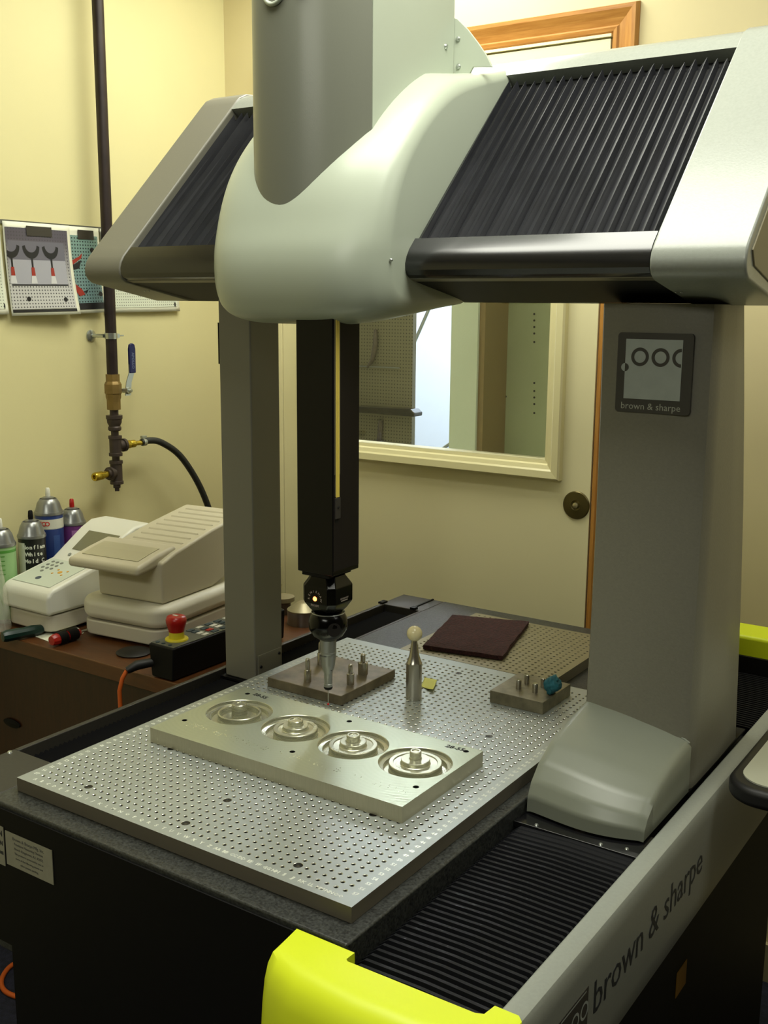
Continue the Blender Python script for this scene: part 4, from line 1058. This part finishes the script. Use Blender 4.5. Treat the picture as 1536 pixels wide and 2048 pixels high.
for r in range(4):
    for c in range(3):
        if r == 3 and c != 1: continue
        button(.014+c*.0145, .118-r*.0145, zk(.118-r*.0145), .0042, mat('key_grey', (120, 124, 112), .5), .22)
button(.052, .046, zk(.046), .0070, mat('key_slate', (70, 80, 90), .5), .22)
for k, (dx, dy) in enumerate(((0, 0), (.015, .009), (-.015, .009), (.015, -.009), (-.015, -.009))): button(.080+dx, .082+dy, zk(.082+dy), .0055 if k == 0 else .0028, mat('key_orange', (214, 160, 60), .5), .22)
for k in range(5): button(.030+k*.019, .152, zd(.152), .0042, mat('key_grey2', (140, 144, 134), .5), .58)

# spray cans
def can(x, y, r, H, label, body, cap, capm, band=None, text=None, lab2=None):
    t = thing('spray_can', label, 'can', (x, y, DZ), 'spray cans against the left wall')
    z0 = DZ; hb = H-.062
    MB().lathe([(0, 0), (r*.96, 0), (r, .004), (r, .008)], c=(x, y, z0), n=36).build('bottom_rim', M_zinc, t, smooth=40)
    bd_ = MB().lathe([(r*.985, .008), (r*.985, hb-.004)], c=(x, y, z0), n=36, closed=False).build('body', body, t, smooth=40)
    MB().lathe([(r*.985, hb-.004), (r*1.03, hb-.003), (r*1.04, hb), (r*1.0, hb+.004), (r*.97, hb+.004), (r*.90, hb+.010), (r*.80, hb+.022), (r*.62, hb+.032), (r*.58, hb+.033), (r*.58, hb+.030), (r*.44, hb+.030), (r*.42, hb+.036), (r*.20, hb+.038), (0, hb+.038)], c=(x, y, z0), n=36).build('shoulder', M_silver, t, smooth=45)
    MB().lathe([(0, hb+.036), (.0055, hb+.036), (.006, hb+.044), (.005, hb+.056), (.0035, hb+.058), (0, hb+.058)], c=(x, y, z0), n=16).build('nozzle', capm, t, smooth=40)
    if band:
        for (za, zb, m) in band: MB().lathe([(r*.99, hb-za), (r*.99, hb-zb)], c=(x, y, z0), n=36, closed=False).build('label_band', m, bd_, smooth=40)
    if text:
        face = math.atan2(CAM.y-y, CAM.x-x)
        tx = MB()
        for (s, sz, dz, m, off) in text:
            tot = sz*.62*(len(s)-1)/(r)
            for i, ch in enumerate(s):
                if ch == ' ': continue
                aa = face+off-tot/2+tot*i/max(1, len(s)-1)
                add_text(tx, ch, sz, frame((x+r*1.002*math.cos(aa), y+r*1.002*math.sin(aa), z0+hb-dz), (-math.sin(aa), math.cos(aa), 0), (0, 0, 1)), depth=.0002, bold=.0004)
        tx.build('label_lettering', text[0][3], bd_)
    if lab2:
        face = math.atan2(CAM.y-y, CAM.x-x)
        for (a0, a1, za, zb, m) in lab2:
            n_ = 12; vs = []
            for k in range(n_+1):
                aa = face+a0+(a1-a0)*k/n_
                for z_ in (za, zb): vs.append((x+r*.994*math.cos(aa), y+r*.994*math.sin(aa), z0+hb-z_))
            MB().add(vs, [(2*k, 2*k+1, 2*k+3, 2*k+2) for k in range(n_)]).build('label_panel', m, bd_, smooth=40)
    return t
M_wlab = mat('white_can_label', (214, 214, 200), .4)
can(-1.393, .733, .0325, .280, 'tallest spray can, blue label with white band and red letters', M_navy, 0, mat('white_nozzle', (220, 220, 205), .4), band=[(.012, .034, M_wlab), (.0344, .0352, M_wlab)], text=[('ATCO', .0145, .0225, mat('red_print', (200, 50, 40), .5), -.55)], lab2=[(.25, .75, .05, .20, mat('mid_blue', (60, 88, 150), .4))])
can(-1.365, .660, .0310, .241, 'spray can with black label and bold white lettering', M_cankb, 0, M_black, text=[('Nonflam', .0125, .022, mat('white_print', (224, 226, 214), .5), .15), ('White', .0125, .038, mat('white_print', (224, 226, 214), .5), .15), ('Mold C', .0125, .054, mat('white_print', (224, 226, 214), .5), .15)], lab2=[(-1.3, -.55, .012, .13, M_wlab)])
can(-1.394, .802, .0305, .244, 'shorter spray can with purple label and red nozzle', M_purple, 0, M_red, lab2=[(-.1, .7, .014, .06, mat('light_purple', (176, 120, 178), .5))])
can(-1.366, .578, .0315, .236, 'spray can with pale green label at the left edge', M_green, 0, mat('white_nozzle', (220, 220, 205), .4), band=[(.010, .016, M_greend)], lab2=[(-1.0, .2, .022, .024, M_greend), (-1.0, .2, .032, .034, M_greend), (-1.0, .2, .042, .044, M_greend), (-1.0, .2, .052, .054, M_greend), (-1.0, .2, .062, .064, M_greend)])

# clear plastic bag hanging over the left instrument
mbg = mat('clear_bag', (235, 238, 220), .25, alpha=.30, spec=.8)
p0 = onz(-10, 1258, DZ)
def bag(s, t):
    a = s*2*PI; r = .040*(1-.45*t)*(1+.20*mnoise.noise(Vector((math.cos(a)*1.6, math.sin(a)*1.6, t*3)))) + .003*mnoise.noise(Vector((a*5, t*9, 1)))
    return (p0.x+r*math.cos(a)-.01*t, p0.y+r*math.sin(a)*.8, DZ+.002+.215*t)
tag(MB().sheet(bag, 48, 30).build('plastic_bag', mbg, smooth=60), 'clear crumpled plastic bag standing at the left edge of the desk', 'bag')

# control pendant with emergency stop
PD = thing('control_pendant', 'black joystick control box with keypad and red emergency stop', 'controller', (-.79, .62, DZ))
px0, px1, py0, py1 = -.828, -.762, .500, .830
MB().prism([(px0+.006, DZ+.002), (px1-.004, DZ+.002), (px1, DZ+.066), (px0, DZ+.066)], py0, py1, 'y').build('box', M_black, PD, bevel=.003)
MB().box(px0+.003, px1-.003, py0+.004, py1-.004, DZ+.066, DZ+.0675).build('panel', M_pendtop, PD)
ec = (-.7975, .545)
MB().lathe([(0, 0), (.0225, 0), (.0225, .0015), (.0215, .003), (.0150, .0035), (.0145, .016), (0, .016)], c=(ec[0], ec[1], DZ+.0675), n=36).build('yellow_collar', M_yel2, PD, smooth=35)
MB().lathe([(0, .016), (.0145, .016), (.0165, .024), (.0195, .034), (.0200, .040), (.0175, .046), (.0120, .0480), (0, .0485)], c=(ec[0], ec[1], DZ+.0675), n=36).build('stop_button', M_red, PD, smooth=50)
MB().box(ec[0]-.006, ec[0]+.006, ec[1]-.0045, ec[1]+.0005, DZ+.1158, DZ+.1163).build('button_mark', M_keyw, PD)
random.seed(3)
for r in range(7):
    for c in range(4):
        x = px0+.013+c*.0135; y = .600+r*.026
        m_ = [M_keyb, M_keyw, M_keyb, M_keyb, M_keyw][(r*4+c*3) % 5]
        if (r, c) == (1, 2): m_ = M_red
        MB().box(x-.0048, x+.0048, y-.0075, y+.0075, DZ+.0675, DZ+.0690).build('key', m_, PD)
for x in (-.815, -.800, -.782): MB().lathe([(0, 0), (.004, 0), (.004, .001), (0, .001)], c=(x, .512, DZ+.0675), n=14).build('key', M_keyb, PD)
c0 = Vector((-.822, .505, DZ+.028)); e1 = onz(282, 1358, DZ+.010); e2 = onz(266, 1392, DZ-.055)
ct = [c0, Vector((-.838, .478, DZ+.026)), Vector((-.848, .462, DZ+.018))]
MB().tube(ct, [.0085, .0095, .007], 14).build('cable_gland', M_rubberpad, PD, smooth=60)
MB().tube([ct[-1], Vector((-.853, .455, DZ+.004)), Vector((-.857, .450, DZ-.02)), Vector((-.858, .452, DZ-.10)), Vector((-.85, .47, DZ-.35))], .0042, 12).build('orange_cable', M_orange, PD, smooth=60)
# floor cable loop
L0 = [(75, 1916), (45, 1920), (18, 1935), (3, 1960), (8, 1980), (30, 1992), (68, 1999), (120, 2004)]
tag(MB().tube([tuple(p) for p in catmull([tuple(onz(u, v, FLOOR+.006).xy) for u, v in L0], 4)] and [(p.x, p.y, FLOOR+.006) for p in catmull([tuple(onz(u, v, FLOOR+.006).xy) for u, v in L0], 4)], .0055, 10).build('orange_cable', M_orange, smooth=60), 'orange cable looped on the dark carpet under the desk end', 'cable')

# tools on the desk
def handle(p, q, r, name, label, m, extra=None):
    p, q = Vector(p), Vector(q)
    M = Matrix.Translation(p) @ Vector((0, 0, 1)).rotation_difference((q-p).normalized()).to_matrix().to_4x4(); L = (q-p).length
    t = thing(name, label, 'screwdriver', tuple((p+q)/2), 'screwdrivers on the desk')
    MB().lathe([(0, 0), (r*.8, .001), (r, .008), (r, L*.35), (r*.88, L*.5), (r, L*.7), (r*.8, L*.92), (r*.5, L)], n=10, M=M).build('handle', m, t, smooth=25)
    MB().lathe([(.0028, L), (.0028, L+.09), (.002, L+.10)], n=10, M=M).build('blade', M_steel, t, smooth=40)
    if extra:
        for a, b, mm in extra: MB().lathe([(r*1.06, L*a), (r*1.12, L*(a+b)/2), (r*1.06, L*b)], n=24, M=M, closed=False).build('grip_band', mm, t, smooth=40)
a = onz(4, 1274, DZ+.013); b = onz(88, 1257, DZ+.013)
handle(a, b, .0128, 'screwdriver', 'dark green handled screwdriver at the left desk edge', M_dgreen)
a = onz(102, 1282, DZ+.014); b = onz(160, 1264, DZ+.014)
handle(a, b, .0122, 'screwdriver', 'red and black handled screwdriver in front of the white card', M_red, extra=[(.22, .50, M_black), (.54, .86, M_black)])
cc = [onz(68, 1272, DZ+.0008), onz(110, 1288, DZ+.0008), onz(168, 1266, DZ+.0008), onz(150, 1250, DZ+.0008)]
tag(MB().add([tuple(p) for p in cc], [(0, 1, 2, 3)]).build('white_card', M_white, solid=.0006), 'white paper card under the red screwdriver', 'paper')
c = onz(268, 1306, DZ)
tag(MB().lathe([(0, 0), (.034, 0), (.036, .003), (.030, .006), (0, .007)], c=(c.x, c.y, DZ), n=30).build('round_pad', M_rubberpad, smooth=50), 'flat round black pad lying before the covered analyser', 'pad')
# two metal cylinders by the back wall
c = onz(607, 1246, DZ)
t = thing('metal_canister', 'larger grey metal canister with shallow conical lid behind the left post', 'canister', (c.x, c.y, DZ), 'metal canisters on the desk')
MB().lathe([(0, 0), (.036, 0), (.036, .030)], c=(c.x, c.y, DZ), n=36).build('body', M_silver, t, smooth=40)
MB().lathe([(.0365, .030), (.0365, .033), (.016, .048), (.012, .050), (0, .050)], c=(c.x, c.y, DZ), n=36).build('lid', mat('brushed_lid', (150, 142, 112), .4, metal=.5), t, smooth=30)
c = onz(566, 1226, DZ)
t = thing('metal_canister', 'smaller grey metal canister half hidden by the left post', 'canister', (c.x, c.y, DZ), 'metal canisters on the desk')
MB().lathe([(0, 0), (.018, 0), (.018, .028)], c=(c.x, c.y, DZ), n=30).build('body', mat('brown_stem', (70, 56, 40), .5), t, smooth=40)
MB().lathe([(.018, .028), (.027, .030), (.027, .040), (0, .041)], c=(c.x, c.y, DZ), n=36).build('lid', mat('brushed_lid', (150, 142, 112), .4, metal=.5), t, smooth=30)
# wall box beside the door
# ------------------------------------------------------------------ air pipe on the left wall
PP = thing('air_supply_pipe', 'black iron compressed air pipe with bronze ball valve on the left wall', 'pipe', (-1.380, .933, .15))
ax, ay = -1.380, .933
def cyl(r0, z0, r1, z1, m, name, n=24, prof=None, sm=35):
    return MB().lathe(prof or [(0, z0), (r0, z0), (r1, z1), (0, z1)], c=(ax, ay, 0), n=n).build(name, m, PP, smooth=sm)
cyl(.0134, .455, .0134, CEIL-.001, M_iron, 'pipe')
cyl(0, 0, 0, 0, M_bronze, 'valve_body', 8, [(0, .374), (.0165, .374), (.0165, .398), (.0185, .404), (.0185, .412), (.0205, .414), (.0205, .436), (.0185, .440), (.0165, .443), (.0165, .460), (0, .460)], 20)
cyl(.0105, .358, .0105, .376, M_malle, 'nipple')
cyl(0, 0, 0, 0, M_malle, 'reducer', 28, [(0, .322), (.0135, .322), (.0160, .325), (.0160, .331), (.0135, .334), (.0175, .342), (.0182, .350), (.0200, .352), (.0200, .360), (0, .360)], 30)
cyl(.0092, .308, .0092, .324, M_malle, 'nipple')
cyl(0, 0, 0, 0, M_malle, 'tee_fitting', 28, [(0, .260), (.0165, .260), (.0165, .267), (.0145, .268), (.0145, .302), (.0165, .303), (.0165, .310), (0, .310)], 30)
cyl(.0092, .246, .0092, .262, M_malle, 'nipple')
cyl(0, 0, 0, 0, M_malle, 'tee_fitting', 28, [(0, .190), (.0165, .190), (.0165, .197), (.0145, .198), (.0145, .240), (.0165, .241), (.0165, .248), (0, .248)], 30)
cyl(0, 0, 0, 0, M_malle, 'square_plug', 4, [(0, .172), (.0075, .172), (.0075, .180), (.0120, .181), (.0120, .190), (0, .190)], 20)
def along(p, d, prof_, m, name, n=20):
    M = Matrix.Translation(p) @ Vector((0, 0, 1)).rotation_difference(Vector(d).normalized()).to_matrix().to_4x4()
    return MB().lathe(prof_, n=n, M=M).build(name, m, PP, smooth=30)
along((ax, ay, .284), (0, 1, 0), [(0, .0), (.0130, .010), (.0130, .022), (.0165, .023), (.0165, .030), (0, .030)], M_malle, 'branch')
along((ax, ay, .284), (0, 1, 0), [(0, .030), (.0085, .030), (.0085, .034), (.0105, .035), (.0105, .046), (.0085, .047), (.0095, .049), (.0095, .062), (.0065, .064), (.0065, .068), (0, .068)], M_brass, 'brass_coupler')
along((ax, ay, .284), (0, 1, 0), [(0, .068), (.0045, .068), (.0060, .074), (.0060, .088), (0, .088)], M_brass, 'hose_barb')
dd = Vector((.10, -1, -.02))
along((ax, ay, .219), (.10, -1, -.02), [(0, .0), (.0130, .010), (.0130, .018), (.0165, .019), (.0165, .026), (.0120, .027), (.0120, .034), (0, .034)], M_malle, 'branch')
along((ax, ay, .219), (.10, -1, -.02), [(0, .034), (.0085, .034), (.0085, .050), (.0105, .051), (.0105, .058), (.0085, .059), (.0105, .060), (.0110, .074), (.0095, .078), (.0050, .078), (.0050, .070), (0, .070)], M_brass, 'brass_coupler')
# clamp
along((ax, ay, .552), (0, 0, 1), [(.0136, -.007), (.0152, -.007), (.0152, .007), (.0136, .007)], M_zinc, 'pipe_clamp')
MB().tube([(XW+.001, ay-.020, .552), (ax-.012, ay-.012, .552)], .0045, 10).build('clamp_stud', M_zinc, PP, smooth=40)
MB().lathe([(0, 0), (.014, 0), (.014, .003), (.008, .006), (0, .006)], n=20, M=Matrix.Translation((XW+.0005, ay-.020, .552)) @ Matrix.Rotation(PI/2, 4, 'Y')).build('clamp_flange', M_zinc, PP, smooth=40)
MB().box(ax-.004, ax+.004, ay+.014, ay+.024, .547, .557).tube([(ax, ay+.020, .552), (ax, ay+.040, .552)], .0018, 8).build('clamp_screw', M_zinc, PP)
# valve lever
lv = [(ax+.0255, ay+.016, .424), (ax+.0255, ay+.018, .420)]
M0 = [(.000, .404), (.014, .404), (.014, .440), (.020, .452), (.026, .466), (.026, .560)]
lever = MB()
pth = [(ay+.026, .408), (ay+.030, .440), (ay+.040, .462), (ay+.042, .490)]
for i in range(len(pth)-1):
    (y0_, z0_), (y1_, z1_) = pth[i], pth[i+1]; w_ = .0085
    lever.add([(ax+.022+dx, y+sy, z) for dx in (0, .002) for (y, z) in ((y0_, z0_), (y1_, z1_)) for sy in (-w_, w_)], [(0, 1, 3, 2), (4, 6, 7, 5), (0, 2, 6, 4), (1, 5, 7, 3), (0, 4, 5, 1), (2, 3, 7, 6)])
lever.build('lever', M_zinc, PP)
MB().prism([(ay+.033, .462), (ay+.052, .462), (ay+.053, .520), (ay+.0505, .531), (ay+.043, .5345), (ay+.0355, .531), (ay+.033, .520)], ax+.0195, ax+.0265, 'x').build('lever_grip', M_blue, PP, bevel=.0015)
tx = MB(); add_text(tx, 'APOLLO', .0105, frame((ax+.0267, ay+.043, .492), (0, 0, -1), (0, 1, 0)), depth=.0001); tx.build('grip_lettering', mat('grip_print', (120, 130, 160), .5), PP)
along((ax+.010, ay+.022, .420), (1, .15, 0), [(0, 0), (.006, 0), (.006, .014), (.0085, .014), (.0085, .020), (.004, .021), (.004, .027), (0, .027)], M_zinc, 'stem_nut', 6)
# hose
HS = catmull([(ax, ay+.086, .284), (ax+.002, ay+.110, .287), (ax+.01, ay+.145, .278), (ax+.02, ay+.20, .235), (ax+.03, ay+.255, .155), (ax+.035, ay+.290, .075), (ax+.035, ay+.31, 0.0), (ax+.03, ay+.32, DZ+.01)], 5) if False else None
hp_ = [(0, .086, .284), (.002, .110, .287), (.010, .145, .279), (.020, .200, .240), (.030, .252, .165), (.036, .288, .085), (.038, .305, .02), (.038, .315, DZ+.008)]
def cat3(P, sub=5):
    P = [Vector(p) for p in P]; out = []
    for i in range(len(P)-1):
        p0, p1, p2, p3 = P[max(i-1, 0)], P[i], P[i+1], P[min(i+2, len(P)-1)]
        for k in range(sub):
            t = k/sub; out.append(.5*((2*p1)+(-p0+p2)*t+(2*p0-5*p1+4*p2-p3)*t*t+(-p0+3*p1-3*p2+p3)*t**3))
    out.append(P[-1]); return out
ho = thing('air_hose', 'black rubber air hose curving down from the wall pipe', 'hose', (ax, ay+.1, .28))
MB().tube([(ax+p.x, ay+p.y, p.z) for p in cat3(hp_)], .0085, 14).build('hose', M_rubber, ho, smooth=60)
MB().lathe([(.0088, -.005), (.0100, -.005), (.0100, .005), (.0088, .005)], n=24, M=Matrix.Translation((ax, ay+.094, .2845)) @ Matrix.Rotation(-PI/2, 4, 'X')).build('hose_clamp', M_zinc, ho, smooth=40)
MB().box(ax-.004, ax+.004, ay+.086, ay+.102, .2940, .3010).build('clamp_housing', M_zinc, ho, bevel=.001)
# outlet plate behind the left post at the wall
# ------------------------------------------------------------------ photographs taped to the wall
def photo(y0, y1, z0, z1, curl, label, drawfn, base, dot=True, offx=0.0, tape=()):
    t = thing('printed_photo', label, 'photo', (XW+.004, (y0+y1)/2, z0), 'photo prints taped to the left wall')
    def P(s, q, off=0):
        """s along y 0..1, q up 0..1"""
        c = curl*((1-q)**2)*(.35+.65*s)
        y = y0+(y1-y0)*s-.010*(1-q)**2*(s-.3)*0+.012*((1-q)**1.5)*(s > -1)*(.5 if curl else 0)
        return Vector((XW+.004+offx+c+.002*math.sin(PI*s)+off, y, z0+(z1-z0)*q+.004*(1-q)*s*(1 if curl else 0)))
    MB().sheet(lambda s, q: tuple(P(s, q)), 14, 18).build('paper', M_white, t, smooth=60, solid=.0004)
    def quad(name, m, s0, s1, q0, q1, off=.0012, n=12):
        mb = MB(); mb.sheet(lambda a, b_: tuple(P(s0+(s1-s0)*a, q0+(q1-q0)*b_, off)), n, n)
        me = bpy.data.meshes.new(name); me.from_pydata(mb.v, [], mb.f); me.materials.append(m)
        uv = me.uv_layers.new(name='UVMap'); 
        for poly in me.polygons:
            for li in poly.loop_indices:
                vi = me.loops[li].vertex_index; uv.data[li].uv = ((s0+(s1-s0)*((vi % (n+1))/n))*(y1-y0), (q0+(q1-q0)*((vi//(n+1))/n))*(z1-z0))
        return link(name, me, t, smooth=60)
    def poly(name, m, pts, off=.0018):
        mb = MB(); mb.add([tuple(P(s, q, off)) for s, q in pts], [tuple(range(len(pts)))]); return mb.build(name, m, t)
    drawfn(quad, poly)
    for (a, b_) in tape:
        MB().add([tuple(P(a, .965, .0024)), tuple(P(b_, .965, .0024)), tuple(P(b_, .86, .0030)), tuple(P(a, .86, .0030))], [(0, 1, 2, 3)]).build('tape', mat('dark_tape', (52, 48, 40), .4), t, solid=.0003)
def dotprint(name, top, bot, dotc, pitch, r):
    if name in MATS: return MATS[name]
    m = bpy.data.materials.new(name); m.use_nodes = True; nt = m.node_tree; b = nt.nodes['Principled BSDF']; L = nt.links.new
    uvn = nt.nodes.new('ShaderNodeUVMap'); fac = dots(nt, uvn.outputs[0], (0, 1/pitch), (1, 1/pitch), r)
    sp = nt.nodes.new('ShaderNodeSeparateXYZ'); L(uvn.outputs[0], sp.inputs[0])
    cr = nt.nodes.new('ShaderNodeValToRGB'); mrr = nt.nodes.new('ShaderNodeMapRange'); mrr.inputs[1].default_value = 0; mrr.inputs[2].default_value = .2
    L(sp.outputs[1], mrr.inputs[0]); L(mrr.outputs[0], cr.inputs[0])
    cr.color_ramp.elements[0].color = (*lin(bot), 1); cr.color_ramp.elements[1].color = (*lin(top), 1)
    cr.color_ramp.elements[0].position = .25; cr.color_ramp.elements[1].position = .85
    mx = nt.nodes.new('ShaderNodeMix'); mx.data_type = 'RGBA'; mx.inputs[7].default_value = (*lin(dotc), 1)
    L(fac, mx.inputs[0]); L(cr.outputs[0], mx.inputs[6]); L(mx.outputs[2], b.inputs['Base Color']); b.inputs['Roughness'].default_value = .35
    MATS[name] = m; return m
D1 = dotprint('print_grey_dots', (84, 78, 88), (190, 190, 186), (70, 68, 72), .0075, .22)
D2 = dotprint('print_teal_dots', (120, 150, 140), (110, 138, 138), (34, 44, 46), .0078, .24)
D3 = dotprint('print_pale_dots', (150, 160, 150), (214, 220, 200), (120, 124, 110), .0070, .20)
M_pdark = mat('print_black', (26, 26, 28), .4); M_pred = mat('print_red', (150, 46, 34), .4); M_pcloud = mat('print_cloud', (160, 160, 168), .4); M_pmid = mat('print_mid', (104, 102, 112), .4)
def draw_clamps(quad, poly):
    quad('image', D1, .02, .95, .07, .94)
    quad('image_shade', M_pdark, .02, .95, .035, .065, n=6)
    quad('image_block', M_pcloud, .05, .88, .335, .60, off=.0015)
    quad('image_block_top', M_pmid, .05, .88, .60, .80, off=.0014)
    quad('image_shade', M_pdark, .05, .88, .322, .338, off=.0017)
    for cx in (.08, .37, .66):
        def arc(r0, r1, cx=cx, cz=.745):
            pts = []
            for k in range(13): a = PI+PI*k/12; pts.append((cx+r1*math.cos(a), cz+r1*1.05*math.sin(a)))
            for k in range(12, -1, -1): a = PI+PI*k/12; pts.append((cx+r0*math.cos(a), cz+.012+r0*.9*math.sin(a)))
            return [(max(.025, p[0]), p[1]) for p in pts]
        mbp = arc(.085, .125); 
        n_ = 13
        for k in range(12): poly('clamp_print', M_pdark, [mbp[k], mbp[k+1], mbp[25-k-1], mbp[25-k]], .0019)
        poly('clamp_print', M_pdark, [(cx-.012, .50), (cx+.012, .50), (cx+.014, .63), (cx-.014, .63)], .0019)
        poly('clamp_print', M_pred, [(cx-.028, .43), (cx+.028, .43), (cx+.022, .52), (cx-.022, .52)], .0021)
        poly('clamp_print', mat('print_white', (200, 200, 200), .4), [(cx-.045, .345), (cx+.045, .345), (cx+.03, .43), (cx-.03, .43)], .0020)
    for cx, cz in ((.26, .18), (.80, .17)): poly('dot_print', M_pdark, [(cx+.03*math.cos(a*PI/6), cz+.026*math.sin(a*PI/6)) for a in range(12)], .0019)
def draw_teal(quad, poly):
    quad('image', D2, .0, .93, .10, .90)
    quad('image_shade', M_pdark, .0, .93, .045, .12, off=.0014, n=6)
    poly('clamp_print', M_pred, [(.02, .60), (.30, .66), (.40, .70), (.36, .64), (.05, .55)]); poly('clamp_print', M_pdark, [(.05, .55), (.36, .62), (.28, .52), (.06, .50)], .0016)
    poly('clamp_print', M_pred, [(.05, .37), (.30, .28), (.38, .22), (.22, .20), (.05, .30)]); poly('clamp_print', M_pdark, [(.38, .26), (.50, .28), (.40, .22)], .0017)
    for cx, cz in ((.72, .74), (.86, .22)): poly('dot_print', M_pdark, [(cx+.07*math.cos(a*PI/6), cz+.028*math.sin(a*PI/6)) for a in range(12)], .0019)
def draw_pale(quad, poly):
    quad('image', D3, .04, .96, .06, .94)
    poly('dot_print', M_pdark, [(.93+.012*math.cos(a*PI/6), .09+.03*math.sin(a*PI/6)) for a in range(12)], .0019)
photo(.852, .948, .604, .806, .012, 'photo print of a teal perforated plate with red clamps, partly covered', draw_teal, None, tape=((-.25, .03), (.30, .80)))
photo(.672, .856, .600, .806, .020, 'photo print with three dark forked clamps in a row on the left wall', draw_clamps, None, offx=.005, tape=((.32, .70),))
photo(.52, .668, .600, .806, .008, 'photo print cut off at the left edge of the picture', draw_pale, None)
photo(.952, 1.203, .606, .806, .006, 'wide photo print of a pale perforated plate running behind the pipe', draw_pale, None, tape=((.0, .15),))
tag(MB().box(XW+.0005, XW+.0035, .52, .99, .800, .8075).box(XW+.0005, XW+.003, .52, .99, .8078, .8095).build('wall_strip', mat('strip_grey', (96, 96, 84), .5)), 'thin grey hanging strip along the top of the photo prints', 'strip')

# ------------------------------------------------------------------ right edge: side table, tag on floor
ST = thing('side_table', 'pale grey table top with thick black bumper edge at the right edge', 'table', (.7, .8, FLOOR))
corner = [(.262, .515), (.262, 1.15), (.9, 1.15), (.9, .45), (.335, .45)]
def rounded_corner(x0, y0, x1, y1, r, n=8):
    pts = [(x1, y0), (x1, y1), (x0, y1)]
    for k in range(n+1):
        a = PI+PI/2*k/n; pts.append((x0+r+r*math.cos(a), y0+r+r*math.sin(a)))
    return pts
MB().prism(rounded_corner(.2520, .530, .85, 1.15, .050, 10), -.036, -.008, 'z').build('bumper_edge', M_rubberpad, ST, bevel=.009, seg=4)
MB().prism(rounded_corner(.2680, .548, .84, 1.14, .040, 10), -.010, -.0060, 'z').build('table_top', mat('pale_laminate', (176, 178, 160), .4), ST)
for x, y in ((.82, .60), (.82, 1.10), (.62, 1.10)): MB().tube([(x, y, -.037), (x, y, FLOOR)], .016, 12).build('leg', M_blackbar, ST)
c = onx(1362, 1957, .2105)
MB().box(.2102, .2112, c.y-.022, c.y+.022, c.z-.020, c.z+.020).build('amber_label', mat('dull_amber', (150, 110, 30), .6), T, label='small amber warning label on dark machine side')
